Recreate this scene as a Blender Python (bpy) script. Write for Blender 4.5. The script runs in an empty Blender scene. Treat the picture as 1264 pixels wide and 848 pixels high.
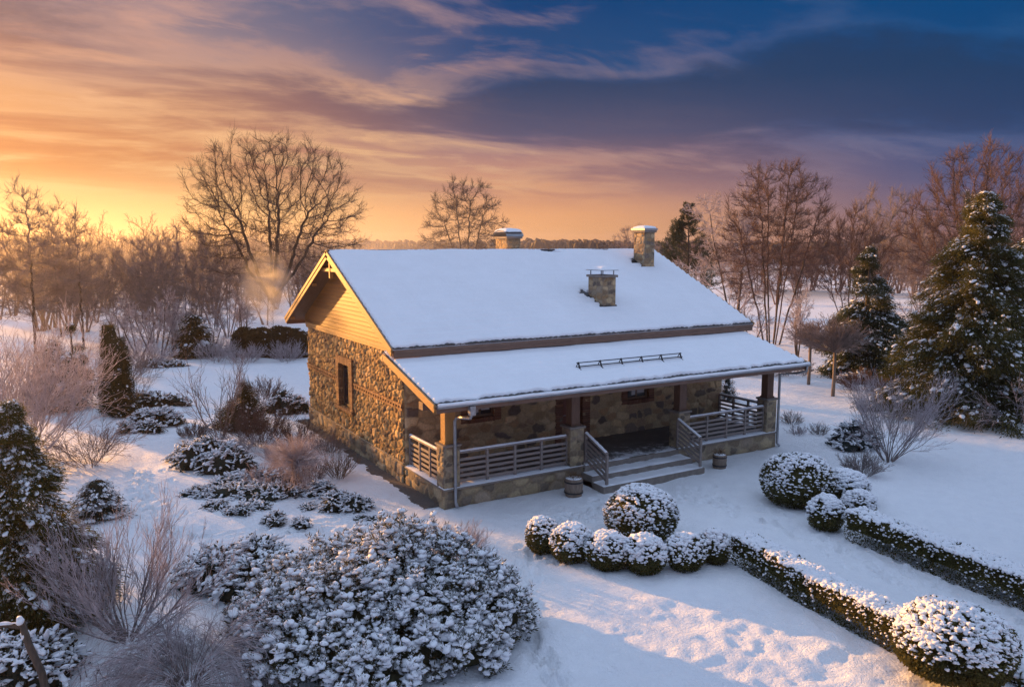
import bpy, math
import numpy as np
from mathutils import Vector, Matrix

# ------------------------------------------------------------------ camera, sky, sun, exposure
C = bpy.context.scene.collection
SC = bpy.context.scene
F_PX, CXP, CYP = 965.0, 632.0, 424.0
PITCH, HEAD = 0.12525931, 1.03345877
CAM = np.array([-9.781169, -20.298342, 7.785877])
R_ = np.array([math.sin(HEAD), -math.cos(HEAD), 0.0])
FW = np.array([math.cos(HEAD) * math.cos(PITCH), math.sin(HEAD) * math.cos(PITCH), -math.sin(PITCH)])
U_ = np.cross(R_, FW)
cd = bpy.data.cameras.new("camera")
cam = bpy.data.objects.new("camera", cd)
C.objects.link(cam)
cd.sensor_width = 36.0
cd.lens = 36.0 * F_PX / 1264.0
cd.clip_start = 0.1
cd.clip_end = 6000.0
M = Matrix.Identity(4)
for i in range(3):
    M[i][0], M[i][1], M[i][2], M[i][3] = R_[i], U_[i], -FW[i], CAM[i]
cam.matrix_world = M
SC.camera = cam
SC.view_settings.view_transform = 'Standard'
SC.view_settings.look = 'None'
SC.view_settings.exposure = 1.2
SC.view_settings.gamma = 1.0
SC.cycles.use_denoising = True
SC.cycles.denoiser = 'OPENIMAGEDENOISE'
SC.cycles.denoising_input_passes = 'RGB_ALBEDO_NORMAL'
SC.cycles.denoising_prefilter = 'NONE'
SC.cycles.sample_clamp_direct = 8.0
SC.cycles.volume_bounces = 1
SC.cycles.max_bounces = 8
SC.cycles.diffuse_bounces = 3
SC.cycles.transparent_max_bounces = 8
SC.cycles.sample_clamp_indirect = 4.0
SUN_EL = math.radians(8.5)
SUN_A = math.radians(69.0)           # from -X towards +Y
sunv = Vector((-math.cos(SUN_A) * math.cos(SUN_EL), math.sin(SUN_A) * math.cos(SUN_EL), math.sin(SUN_EL)))
sd = bpy.data.lights.new("sun", 'SUN')
sun = bpy.data.objects.new("sun", sd)
C.objects.link(sun)
sd.energy = 5.0
sd.color = (1.0, 0.47, 0.12)
sd.angle = math.radians(1.0)
sun.rotation_euler = sunv.to_track_quat('Z', 'Y').to_euler()


def lin(c):
    c = c / 255.0
    return c / 12.92 if c <= 0.04045 else ((c + 0.055) / 1.055) ** 2.4


def rgb(r, g, b, k=1.0):
    return (lin(r) * k, lin(g) * k, lin(b) * k, 1.0)


EXPK = 2.0 ** -1.2
W = bpy.data.worlds.new("World")
SC.world = W
W.use_nodes = True
nt = W.node_tree
for n in list(nt.nodes):
    nt.nodes.remove(n)


class NT:
    def __init__(s, tree):
        s.t = tree

    def n(s, typ, **kw):
        nd = s.t.nodes.new(typ)
        for k, v in kw.items():
            setattr(nd, k, v)
        return nd

    def l(s, a, b):
        s.t.links.new(a, b)

    def inp(s, sock, v):
        if hasattr(v, 'links') or isinstance(v, bpy.types.NodeSocket):
            s.t.links.new(v, sock)
        else:
            sock.default_value = v

    def math(s, op, a, b=None, c=None, clamp=False):
        nd = s.n('ShaderNodeMath', operation=op, use_clamp=clamp)
        s.inp(nd.inputs[0], a)
        if b is not None:
            s.inp(nd.inputs[1], b)
        if c is not None:
            s.inp(nd.inputs[2], c)
        return nd.outputs[0]

    def smooth(s, x, a, b):
        nd = s.n('ShaderNodeMapRange', interpolation_type='SMOOTHSTEP', clamp=True)
        s.inp(nd.inputs[0], x)
        nd.inputs[1].default_value = a
        nd.inputs[2].default_value = b
        return nd.outputs[0]

    def mix(s, f, a, b, blend='MIX'):
        nd = s.n('ShaderNodeMix', data_type='RGBA', blend_type=blend)
        s.inp(nd.inputs[0], f)
        s.inp(nd.inputs[6], a)
        s.inp(nd.inputs[7], b)
        return nd.outputs[2]

    def ramp(s, f, stops, interp='LINEAR'):
        nd = s.n('ShaderNodeValToRGB')
        cr = nd.color_ramp
        cr.interpolation = interp
        while len(cr.elements) < len(stops):
            cr.elements.new(0.5)
        for e, (p, c) in zip(cr.elements, stops):
            e.position = p
            e.color = c
        s.inp(nd.inputs[0], f)
        return nd.outputs[0]

    def noise(s, vec, scale, detail=4.0, rough=0.5, dist=0.0):
        nd = s.n('ShaderNodeTexNoise')
        if vec is not None:
            s.l(vec, nd.inputs['Vector'])
        nd.inputs['Scale'].default_value = scale
        nd.inputs['Detail'].default_value = detail
        nd.inputs['Roughness'].default_value = rough
        nd.inputs['Distortion'].default_value = dist
        return nd.outputs[0]

    def mapping(s, vec, scale=(1, 1, 1), rot=(0, 0, 0), loc=(0, 0, 0)):
        nd = s.n('ShaderNodeMapping')
        s.l(vec, nd.inputs[0])
        nd.inputs[1].default_value = loc
        nd.inputs[2].default_value = rot
        nd.inputs[3].default_value = scale
        return nd.outputs[0]


def build_sky():
    t = NT(nt)
    out = t.n('ShaderNodeOutputWorld')
    tc = t.n('ShaderNodeTexCoord').outputs['Generated']
    nm = t.n('ShaderNodeVectorMath', operation='NORMALIZE')
    t.l(tc, nm.inputs[0])
    d = nm.outputs[0]
    sep = t.n('ShaderNodeSeparateXYZ')
    t.l(d, sep.inputs[0])
    x, y, z = sep.outputs
    zz = t.math('MAXIMUM', z, 0.0)
    dt = t.n('ShaderNodeVectorMath', operation='DOT_PRODUCT')
    t.l(d, dt.inputs[0])
    dt.inputs[1].default_value = (-math.cos(SUN_A), math.sin(SUN_A), 0)
    hz = t.math('SQRT', t.math('MAXIMUM', t.math('SUBTRACT', 1.0, t.math('MULTIPLY', z, z)), 0.02))
    c = t.math('DIVIDE', dt.outputs['Value'], hz)
    f = t.math('MULTIPLY', zz, 2.5, clamp=True)          # z 0..0.4
    # gentle wobble so the gradient does not read as a ruled band
    pz = t.math('ADD', zz, 0.10)
    cmb = t.n('ShaderNodeCombineXYZ')
    t.l(t.math('DIVIDE', x, pz), cmb.inputs[0])
    t.l(t.math('DIVIDE', y, pz), cmb.inputs[1])
    P = cmb.outputs[0]
    wob = t.noise(P, 0.35, 3.0, 0.5, 0.4)
    f2 = t.math('ADD', f, t.math('MULTIPLY', t.math('SUBTRACT', wob, 0.5), t.math('MULTIPLY', f, 0.9)))
    A = t.ramp(f2, [(0.0, rgb(246, 184, 105)), (0.09, rgb(247, 200, 132)), (0.18, rgb(245, 196, 134)), (0.27, rgb(232, 166, 108)),
                    (0.43, rgb(222, 164, 120)), (0.55, rgb(176, 146, 142)), (0.70, rgb(110, 116, 142)), (1.0, rgb(60, 90, 140))])
    B = t.ramp(f2, [(0.0, rgb(246, 180, 115)), (0.10, rgb(238, 170, 116)), (0.20, rgb(192, 140, 124)), (0.30, rgb(142, 114, 128)),
                    (0.40, rgb(80, 90, 126)), (0.52, rgb(38, 78, 126)), (0.68, rgb(4, 64, 118)), (1.0, rgb(8, 72, 132))])
    D = t.ramp(f2, [(0.0, rgb(158, 110, 110)), (0.08, rgb(122, 100, 118)), (0.16, rgb(84, 88, 126)), (0.26, rgb(56, 82, 128)),
                    (0.40, rgb(30, 76, 126)), (0.55, rgb(4, 70, 124)), (1.0, rgb(2, 70, 128))])
    Bk = t.ramp(f2, [(0.0, rgb(186, 172, 192)), (0.35, rgb(188, 190, 222)), (1.0, rgb(170, 192, 235))])  # unseen sky behind the camera, raised to light the house front
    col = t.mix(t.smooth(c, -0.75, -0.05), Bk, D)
    col = t.mix(t.smooth(c, 0.12, 0.66), col, B)
    col = t.mix(t.smooth(c, 0.60, 0.97), col, A)
    # clouds: a broken deck and thin streaks on a flat layer overhead
    q1 = t.mapping(P, (0.75, 1.25, 1.0), (0, 0, SKY_R1), SKY_L1)
    n1 = t.noise(q1, 0.85, 9.0, 0.58, 0.35)
    n1b = t.noise(q1, 0.32, 2.0, 0.5, 0.0)
    nn = t.math('ADD', t.math('MULTIPLY', n1, 0.72), t.math('MULTIPLY', n1b, 0.40))
    deck = t.math('MULTIPLY', t.math('MULTIPLY', t.smooth(z, 0.07, 0.15), t.math('SUBTRACT', 1.0, t.smooth(z, 0.175, 0.235))), t.math('SUBTRACT', 1.0, t.smooth(c, 0.45, 0.92)))
    nn = t.math('ADD', nn, t.math('MULTIPLY', deck, 0.10))
    clear = t.math('MULTIPLY', t.smooth(z, 0.20, 0.28), t.math('SUBTRACT', 1.0, t.smooth(c, 0.55, 0.92)))
    nn = t.math('SUBTRACT', nn, t.math('MULTIPLY', clear, 0.07))
    corner = t.math('MULTIPLY', t.smooth(z, 0.17, 0.24), t.smooth(c, 0.82, 0.95))
    nn = t.math('ADD', nn, t.math('MULTIPLY', corner, 0.07))
    m1 = t.smooth(nn, 0.535, 0.68)
    m1 = t.math('MULTIPLY', m1, t.smooth(z, 0.035, 0.10))
    q2 = t.mapping(P, (0.9, 1.7, 1.0), (0, 0, SKY_R2), SKY_L2)
    n2 = t.noise(q2, 1.5, 8.0, 0.62, 0.5)
    A2 = t.ramp(f, [(0.0, rgb(236, 166, 92)), (0.28, rgb(206, 134, 92)), (0.45, rgb(164, 116, 106)), (0.58, rgb(112, 90, 100)), (0.72, rgb(78, 70, 88)), (1.0, rgb(70, 78, 110))])
    B2 = t.ramp(f, [(0.0, rgb(212, 142, 110)), (0.20, rgb(148, 112, 118)), (0.34, rgb(84, 84, 112)), (0.48, rgb(46, 66, 100)), (0.70, rgb(28, 60, 100)), (1.0, rgb(40, 70, 115))])
    D2 = t.ramp(f, [(0.0, rgb(110, 88, 108)), (0.16, rgb(70, 76, 110)), (0.30, rgb(40, 64, 104)), (0.48, rgb(28, 60, 98)), (0.75, rgb(16, 58, 102)), (1.0, rgb(40, 70, 120))])
    cl = t.mix(t.smooth(c, 0.05, 0.62), D2, B2)
    cl = t.mix(t.smooth(c, 0.60, 0.97), cl, A2)
    # thin cloud edges catch the sun
    A3 = t.ramp(f, [(0.0, rgb(255, 226, 160)), (0.30, rgb(246, 194, 142)), (0.55, rgb(226, 168, 140)), (0.75, rgb(176, 146, 150)), (1.0, rgb(150, 140, 160))])
    D3 = t.ramp(f, [(0.0, rgb(190, 140, 130)), (0.25, rgb(140, 132, 156)), (0.5, rgb(62, 104, 150)), (1.0, rgb(24, 86, 142))])
    wl = t.mix(t.smooth(c, 0.15, 0.80), D3, A3)
    m2 = t.math('MULTIPLY', t.smooth(n2, 0.49, 0.68), t.smooth(z, 0.04, 0.11))
    col = t.mix(t.math('MULTIPLY', m2, t.math('ADD', 0.22, t.math('MULTIPLY', t.smooth(c, 0.45, 0.85), 0.42))), col, wl)
    rim = t.math('MULTIPLY', t.math('SUBTRACT', t.smooth(nn, 0.50, 0.56), t.smooth(nn, 0.56, 0.64)), t.smooth(z, 0.035, 0.10))
    col = t.mix(t.math('MULTIPLY', rim, t.math('ADD', 0.12, t.math('MULTIPLY', t.smooth(c, 0.45, 0.85), 0.25))), col, wl)
    col = t.mix(t.math('MULTIPLY', m1, 0.92), col, cl)
    # high sky: Nishita plus an unseen bright veil added to light the snow
    sky = t.n('ShaderNodeTexSky', sky_type='NISHITA')
    sky.sun_disc = False
    sky.sun_elevation = SUN_EL
    sky.sun_rotation = math.radians(360) - (math.pi / 2 - 0) + 0 if False else math.atan2(sunv.x, sunv.y)
    sky.air_density = 1.0
    sky.dust_density = 0.6
    sky.ozone_density = 2.0
    veil = rgb(*HIGH_SKY_FILL, 1.0)
    sk = t.n('ShaderNodeVectorMath', operation='SCALE')
    t.l(sky.outputs[0], sk.inputs[0])
    sk.inputs[3].default_value = 0.10
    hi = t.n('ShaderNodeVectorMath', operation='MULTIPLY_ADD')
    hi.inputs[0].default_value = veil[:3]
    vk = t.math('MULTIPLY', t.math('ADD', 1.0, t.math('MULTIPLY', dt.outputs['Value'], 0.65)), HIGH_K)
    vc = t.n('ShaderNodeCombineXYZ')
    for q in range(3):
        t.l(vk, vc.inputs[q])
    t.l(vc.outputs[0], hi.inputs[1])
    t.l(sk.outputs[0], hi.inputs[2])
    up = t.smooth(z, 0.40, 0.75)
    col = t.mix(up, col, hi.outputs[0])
    bg = t.n('ShaderNodeBackground')
    t.l(col, bg.inputs[0])
    bg.inputs[1].default_value = EXPK * 1.0
    t.l(bg.outputs[0], out.inputs[0])


SKY_R1, SKY_L1 = 0.5, (6.4, 2.2, 0.4)
SKY_R2, SKY_L2 = 0.4, (2.0, -4.0, 2.0)
HIGH_SKY_FILL = (204, 222, 255)
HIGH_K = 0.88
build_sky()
HAZE_DENSITY = 0.0003
HAZE_COL = (1.0, 0.88, 0.80, 1.0)
HAZE_G = 0.85


# ------------------------------------------------------------------ helpers
def G(px, py, z=0.0):
    """the ground point that a point of the photograph shows"""
    d = FW + (px - CXP) / F_PX * R_ - (py - CYP) / F_PX * U_
    t = (z - CAM[2]) / d[2]
    return CAM + t * d


def mpp(p):
    """metres per photograph pixel at a place"""
    return float(np.dot(np.asarray(p) - CAM, FW)) / F_PX


def nrm(v):
    return v / np.maximum(np.linalg.norm(v, axis=-1, keepdims=True), 1e-9)


def hash2(ix, iy, s=0):
    h = (ix.astype(np.int64) * 374761393 + iy.astype(np.int64) * 668265263 + s * 1442695041) & 0xFFFFFFFF
    h = ((h ^ (h >> 13)) * 1274126177) & 0xFFFFFFFF
    h = h ^ (h >> 16)
    return (h & 0xFFFFFF) / float(0x1000000)


def vnoise(x, y, s=0):
    ix, iy = np.floor(x), np.floor(y)
    fx, fy = x - ix, y - iy
    fx = fx * fx * (3 - 2 * fx)
    fy = fy * fy * (3 - 2 * fy)
    a, b = hash2(ix, iy, s), hash2(ix + 1, iy, s)
    c, d = hash2(ix, iy + 1, s), hash2(ix + 1, iy + 1, s)
    return (a + (b - a) * fx) * (1 - fy) + (c + (d - c) * fx) * fy - 0.5


def fbm(x, y, octs=4, s=0, g=0.5):
    r, a = 0, 1.0
    for i in range(octs):
        r = r + a * vnoise(x * 2 ** i + 17.3 * i, y * 2 ** i - 9.1 * i, s + i)
        a *= g
    return r


class MB:
    """collects geometry for ONE mesh object"""

    def __init__(s):
        s.V, s.Q, s.T, s.qm, s.tm, s.qs, s.ts, s.c, s.n = [], [], [], [], [], [], [], [], 0

    def add(s, V, Q=None, T=None, m=0, smooth=False, col=None):
        V = np.asarray(V, float).reshape(-1, 3)
        if Q is not None and len(Q):
            Q = np.asarray(Q, np.int64).reshape(-1, 4) + s.n
            s.Q.append(Q)
            s.qm.append(np.full(len(Q), m) if np.isscalar(m) else np.asarray(m))
            s.qs.append(np.full(len(Q), smooth))
        if T is not None and len(T):
            T = np.asarray(T, np.int64).reshape(-1, 3) + s.n
            s.T.append(T)
            s.tm.append(np.full(len(T), m))
            s.ts.append(np.full(len(T), smooth))
        s.V.append(V)
        if col is None:
            col = (1, 1, 1)
        col = np.asarray(col, float)
        s.c.append(np.broadcast_to(col, (len(V), 3)))
        s.n += len(V)
        return s

    def mesh(s, name, mats, usecol=False):
        me = bpy.data.meshes.new(name)
        V = np.concatenate(s.V)
        Q = np.concatenate(s.Q) if s.Q else np.zeros((0, 4), np.int64)
        T = np.concatenate(s.T) if s.T else np.zeros((0, 3), np.int64)
        me.vertices.add(len(V))
        me.vertices.foreach_set('co', V.ravel().astype(np.float32))
        nl = len(Q) * 4 + len(T) * 3
        me.loops.add(nl)
        me.loops.foreach_set('vertex_index', np.concatenate([Q.ravel(), T.ravel()]).astype(np.int32))
        me.polygons.add(len(Q) + len(T))
        ls = np.concatenate([np.arange(len(Q)) * 4, len(Q) * 4 + np.arange(len(T)) * 3])
        me.polygons.foreach_set('loop_start', ls.astype(np.int32))
        mi = np.concatenate(s.qm + s.tm) if (s.qm or s.tm) else np.zeros(0)
        me.polygons.foreach_set('material_index', mi.astype(np.int32))
        me.polygons.foreach_set('use_smooth', np.concatenate(s.qs + s.ts).astype(bool))
        if usecol:
            ca = me.color_attributes.new('Col', 'FLOAT_COLOR', 'POINT')
            cc = np.concatenate([np.concatenate(s.c), np.ones((len(V), 1))], 1)
            ca.data.foreach_set('color', cc.ravel().astype(np.float32))
        for m in (mats if isinstance(mats, (list, tuple)) else [mats]):
            me.materials.append(m)
        me.update(calc_edges=True)
        return me

    def build(s, name, mats, parent=None, usecol=False):
        o = bpy.data.objects.new(name, s.mesh(name, mats, usecol))
        C.objects.link(o)
        if parent is not None:
            o.parent = parent
        return o


def _boxtopo():
    cs = [(a, b, c) for a in (-1, 1) for b in (-1, 1) for c in (-1, 1)]
    idx = {(c, a): i * 3 + a for i, c in enumerate(cs) for a in range(3)}
    Q, T = [], []
    for a in range(3):
        b, c = (a + 1) % 3, (a + 2) % 3
        for sg in (-1, 1):
            q = []
            for sb, sc in ((-1, -1), (1, -1), (1, 1), (-1, 1)):
                k = [0, 0, 0]
                k[a], k[b], k[c] = sg, sb, sc
                q.append(idx[(tuple(k), a)])
            Q.append(q if sg > 0 else q[::-1])
    for c in range(3):
        a, b = (c + 1) % 3, (c + 2) % 3
        for sa in (-1, 1):
            for sb in (-1, 1):
                k0, k1 = [0] * 3, [0] * 3
                k0[a] = k1[a] = sa
                k0[b] = k1[b] = sb
                k0[c], k1[c] = -1, 1
                k0, k1 = tuple(k0), tuple(k1)
                q = [idx[(k0, a)], idx[(k0, b)], idx[(k1, b)], idx[(k1, a)]]
                Q.append(q if sa * sb > 0 else q[::-1])
    for k in cs:
        t = [idx[(k, 0)], idx[(k, 1)], idx[(k, 2)]]
        T.append(t if k[0] * k[1] * k[2] > 0 else t[::-1])
    sgn = np.array([c for c in cs for a in range(3)], float)
    own = np.array([[1.0 if a == j else 0.0 for j in range(3)] for c in cs for a in range(3)])
    return np.array(Q), np.array(T), sgn, own


BQ, BT, BS, BO = _boxtopo()


def obox(mb, c, ax, h, bev=0.008, m=0, col=None):
    h = np.asarray(h, float)
    bev = min(bev, 0.45 * h.min())
    L = BS * (h - bev * (1 - BO))
    mb.add(np.asarray(c, float) + L @ np.asarray(ax, float), BQ, BT, m, False, col)


def box(mb, x0, x1, y0, y1, z0, z1, bev=0.008, m=0, col=None):
    obox(mb, ((x0 + x1) / 2, (y0 + y1) / 2, (z0 + z1) / 2), np.eye(3), (abs(x1 - x0) / 2, abs(y1 - y0) / 2, abs(z1 - z0) / 2), bev, m, col)


def bar(mb, p0, p1, w, h, bev=0.006, m=0, up=(0, 0, 1), col=None):
    p0, p1 = np.asarray(p0, float), np.asarray(p1, float)
    d = p1 - p0
    L = np.linalg.norm(d)
    d = d / L
    s = np.cross(d, up)
    s /= np.linalg.norm(s)
    u = np.cross(s, d)
    obox(mb, (p0 + p1) / 2, np.array([d, s, u]), (L / 2, w / 2, h / 2), bev, m, col)


def tubes(pts, rad, sides):
    """(N,K,3) polylines with (N,K) radii -> verts, quads"""
    N, K, _ = pts.shape
    T = np.empty_like(pts)
    T[:, 1:-1] = pts[:, 2:] - pts[:, :-2]
    T[:, 0] = pts[:, 1] - pts[:, 0]
    T[:, -1] = pts[:, -1] - pts[:, -2]
    T = nrm(T)
    mt = nrm(pts[:, -1] - pts[:, 0])
    ref = np.where(np.abs(mt[:, 2:3]) < 0.8, np.array([[0, 0, 1.0]]), np.array([[1.0, 0, 0]]))
    A = nrm(np.cross(T, ref[:, None, :] + 0 * T))
    B = np.cross(T, A)
    ang = np.arange(sides) / sides * 2 * np.pi
    V = pts[:, :, None, :] + rad[:, :, None, None] * (A[:, :, None, :] * np.cos(ang)[None, None, :, None] + B[:, :, None, :] * np.sin(ang)[None, None, :, None])
    base = (np.arange(N) * K * sides)[:, None, None]
    k = np.arange(K - 1)[None, :, None] * sides
    j = np.arange(sides)[None, None, :]
    j2 = (j + 1) % sides
    Q = np.stack([base + k + j, base + k + j2, base + k + sides + j2, base + k + sides + j], -1).reshape(-1, 4)
    return V.reshape(-1, 3), Q


def tube(mb, pts, rad, sides=8, m=0, cap=True, smooth=True):
    pts = np.asarray(pts, float)
    rad = np.full(len(pts), rad) if np.isscalar(rad) else np.asarray(rad, float)
    if cap:
        pts = np.concatenate([pts[:1], pts, pts[-1:]])
        d0, d1 = nrm(pts[2] - pts[1]), nrm(pts[-2] - pts[-3])
        pts[0] = pts[0] - d0 * 1e-4
        pts[-1] = pts[-1] + d1 * 1e-4
        rad = np.concatenate([[1e-4], rad, [1e-4]])
    V, Q = tubes(pts[None], rad[None], sides)
    mb.add(V, Q, None, m, smooth)


def ico(sub):
    t = (1 + 5 ** 0.5) / 2
    V = [(-1, t, 0), (1, t, 0), (-1, -t, 0), (1, -t, 0), (0, -1, t), (0, 1, t), (0, -1, -t), (0, 1, -t), (t, 0, -1), (t, 0, 1), (-t, 0, -1), (-t, 0, 1)]
    Fc = [(0, 11, 5), (0, 5, 1), (0, 1, 7), (0, 7, 10), (0, 10, 11), (1, 5, 9), (5, 11, 4), (11, 10, 2), (10, 7, 6), (7, 1, 8), (3, 9, 4), (3, 4, 2), (3, 2, 6), (3, 6, 8), (3, 8, 9), (4, 9, 5), (2, 4, 11), (6, 2, 10), (8, 6, 7), (9, 8, 1)]
    V = [np.array(v) / np.linalg.norm(v) for v in V]
    for _ in range(sub):
        mid, F2 = {}, []

        def mp(a, b):
            k = (min(a, b), max(a, b))
            if k not in mid:
                v = V[a] + V[b]
                V.append(v / np.linalg.norm(v))
                mid[k] = len(V) - 1
            return mid[k]
        for a, b, c in Fc:
            ab, bc, ca = mp(a, b), mp(b, c), mp(c, a)
            F2 += [(a, ab, ca), (b, bc, ab), (c, ca, bc), (ab, bc, ca)]
        Fc = F2
    return np.array(V), np.array(Fc)


ICO1, ICO2, ICO3 = ico(1), ico(2), ico(3)
_r = np.random.default_rng(5)


def _lumpy(base, amp):
    V, Fc = base
    K = _r.normal(size=(7, 3)) * 2.2
    ph = _r.uniform(0, 6.28, 7)
    d = np.sin(V @ K.T + ph).sum(1) / 7 * 2
    return V * (1 + amp * d)[:, None], Fc


BLOBS = [_lumpy(ICO1, 0.42) for _ in range(6)]
BLOBS2 = [_lumpy(ICO2, 0.5) for _ in range(6)]


def blobs(mb, rng, pos, scale, axis=None, m=0, hi=False):
    """many little lumps: pos (N,3), scale (N,3) in a frame whose x follows axis (N,3) or a random yaw"""
    N = len(pos)
    if N == 0:
        return
    lib = BLOBS2 if hi else BLOBS
    if axis is None:
        a = rng.uniform(0, 6.28, N)
        axis = np.stack([np.cos(a), np.sin(a), 0 * a], 1)
    X = nrm(axis)
    Y = nrm(np.cross(np.array([0, 0, 1.0]) + 0 * X, X) + 1e-6)
    Z = np.cross(X, Y)
    which = rng.integers(0, len(lib), N)
    for w in range(len(lib)):
        k = np.where(which == w)[0]
        if len(k) == 0:
            continue
        V, Fc = lib[w]
        L = V[None] * scale[k][:, None, :]
        P = pos[k][:, None, :] + L[..., :1] * X[k][:, None, :] + L[..., 1:2] * Y[k][:, None, :] + L[..., 2:] * Z[k][:, None, :]
        T = (Fc[None] + (np.arange(len(k)) * len(V))[:, None, None]).reshape(-1, 3)
        mb.add(P.reshape(-1, 3), None, T, m, True)


def leaves(mb, rng, pos, d, ln, wd, m=0, col=None):
    """leaf or needle faces: a quad from pos along d"""
    N = len(pos)
    d = nrm(d)
    s = nrm(np.cross(d, rng.normal(size=(N, 3))))
    ln = np.broadcast_to(ln, N)[:, None]
    wd = np.broadcast_to(wd, N)[:, None]
    V = np.stack([pos - s * wd * 0.35, pos + d * ln * 0.55 - s * wd * 0.6, pos + d * ln, pos + d * ln * 0.5 + s * wd * 0.6], 1)
    Q = np.arange(N * 4).reshape(N, 4)
    mb.add(V.reshape(-1, 3), Q, None, m, False, col)


# ------------------------------------------------------------------ properties
def tag(o, label=None, cat=None, group=None, kind=None):
    if label:
        o['label'] = label
    if cat:
        o['category'] = cat
    if group:
        o['group'] = group
    if kind:
        o['kind'] = kind
    return o


def thing(name, loc, label, cat, group=None, rz=0.0, sc=1.0):
    o = bpy.data.objects.new(name, None)
    C.objects.link(o)
    o.location = tuple(loc)
    o.rotation_euler = (0, 0, rz)
    o.scale = (sc,) * 3 if np.isscalar(sc) else sc
    o.empty_display_size = 0.2
    return tag(o, label, cat, group)


def copy_thing(src, loc, label, group=None, rz=0.0, sc=1.0):
    r = src.copy()
    C.objects.link(r)
    r.location = tuple(loc)
    r.rotation_euler = (0, 0, rz)
    r.scale = (sc,) * 3 if np.isscalar(sc) else sc
    r['label'] = label
    if group:
        r['group'] = group
    for ch in list(src.children):
        c = ch.copy()
        C.objects.link(c)
        c.parent = r
        for g in ch.children:
            d = g.copy()
            C.objects.link(d)
            d.parent = c
    return r


# ------------------------------------------------------------------ materials
def new_mat(name):
    m = bpy.data.materials.new(name)
    m.use_nodes = True
    t = NT(m.node_tree)
    b = m.node_tree.nodes['Principled BSDF']
    return m, t, b


def bump(t, b, h, strength=0.4, dist=0.02):
    bp = t.n('ShaderNodeBump')
    bp.inputs['Strength'].default_value = strength
    bp.inputs['Distance'].default_value = dist
    t.l(h, bp.inputs['Height'])
    t.l(bp.outputs[0], b.inputs['Normal'])


def translucent(m, t, b, k):
    tr = t.n('ShaderNodeBsdfTranslucent')
    mx = t.n('ShaderNodeMixShader')
    mx.inputs[0].default_value = k
    src = b.inputs['Base Color'].links[0].from_socket
    t.l(src, tr.inputs[0])
    t.l(b.outputs[0], mx.inputs[1])
    t.l(tr.outputs[0], mx.inputs[2])
    t.l(mx.outputs[0], m.node_tree.nodes['Material Output'].inputs['Surface'])


def simple(name, col, rough=0.7, var=0.25, scale=8.0, bs=0.3, bd=0.01, metallic=0.0, col2=None, stretch=(1, 1, 1), det=5.0, tl=0.0):
    m, t, b = new_mat(name)
    tc = t.n('ShaderNodeTexCoord').outputs['Object']
    v = t.mapping(tc, stretch)
    n = t.noise(v, scale, det, 0.6)
    c1 = tuple(max(0, x * (1 - var)) for x in col) + (1,)
    c2 = tuple(min(1, x * (1 + var)) for x in (col2 or col)) + (1,)
    t.l(t.ramp(n, [(0.3, c1), (0.7, c2)]), b.inputs['Base Color'])
    b.inputs['Roughness'].default_value = rough
    b.inputs['Metallic'].default_value = metallic
    if bs:
        bump(t, b, n, bs, bd)
    if tl:
        b.inputs['Specular IOR Level'].default_value = 0.15
        translucent(m, t, b, tl)
    return m


def attr_mat(name, rough=0.85, var=0.3, scale=14.0, bs=0.5, bd=0.01, stretch=(1, 1, 1), tint=(1, 1, 1)):
    m, t, b = new_mat(name)
    a = t.n('ShaderNodeAttribute', attribute_name='Col').outputs['Color']
    tc = t.n('ShaderNodeTexCoord').outputs['Object']
    n = t.noise(t.mapping(tc, stretch), scale, 6.0, 0.65)
    k = t.ramp(n, [(0.25, tuple((1 - var) * x for x in tint) + (1,)), (0.75, tuple((1 + var) * x for x in tint) + (1,))])
    t.l(t.mix(1.0, a, k, 'MULTIPLY'), b.inputs['Base Color'])
    b.inputs['Roughness'].default_value = rough
    if bs:
        bump(t, b, n, bs, bd)
    return m


def snow_mat(name, col=(0.86, 0.88, 0.92), s1=5.0, s2=45.0, bs=0.35, bd=0.03, tl=0.0):
    m, t, b = new_mat(name)
    tc = t.n('ShaderNodeTexCoord').outputs['Object']
    n1 = t.noise(tc, s1, 5.0, 0.6)
    n2 = t.noise(tc, s2, 4.0, 0.7)
    h = t.math('ADD', n1, t.math('MULTIPLY', n2, 0.35))
    t.l(t.ramp(n1, [(0.3, tuple(x * 0.95 for x in col) + (1,)), (0.7, col + (1,))]), b.inputs['Base Color'])
    b.inputs['Roughness'].default_value = 0.6
    b.inputs['Specular IOR Level'].default_value = 0.25
    bump(t, b, h, bs, bd)
    if tl:
        translucent(m, t, b, tl)
    return m


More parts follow.
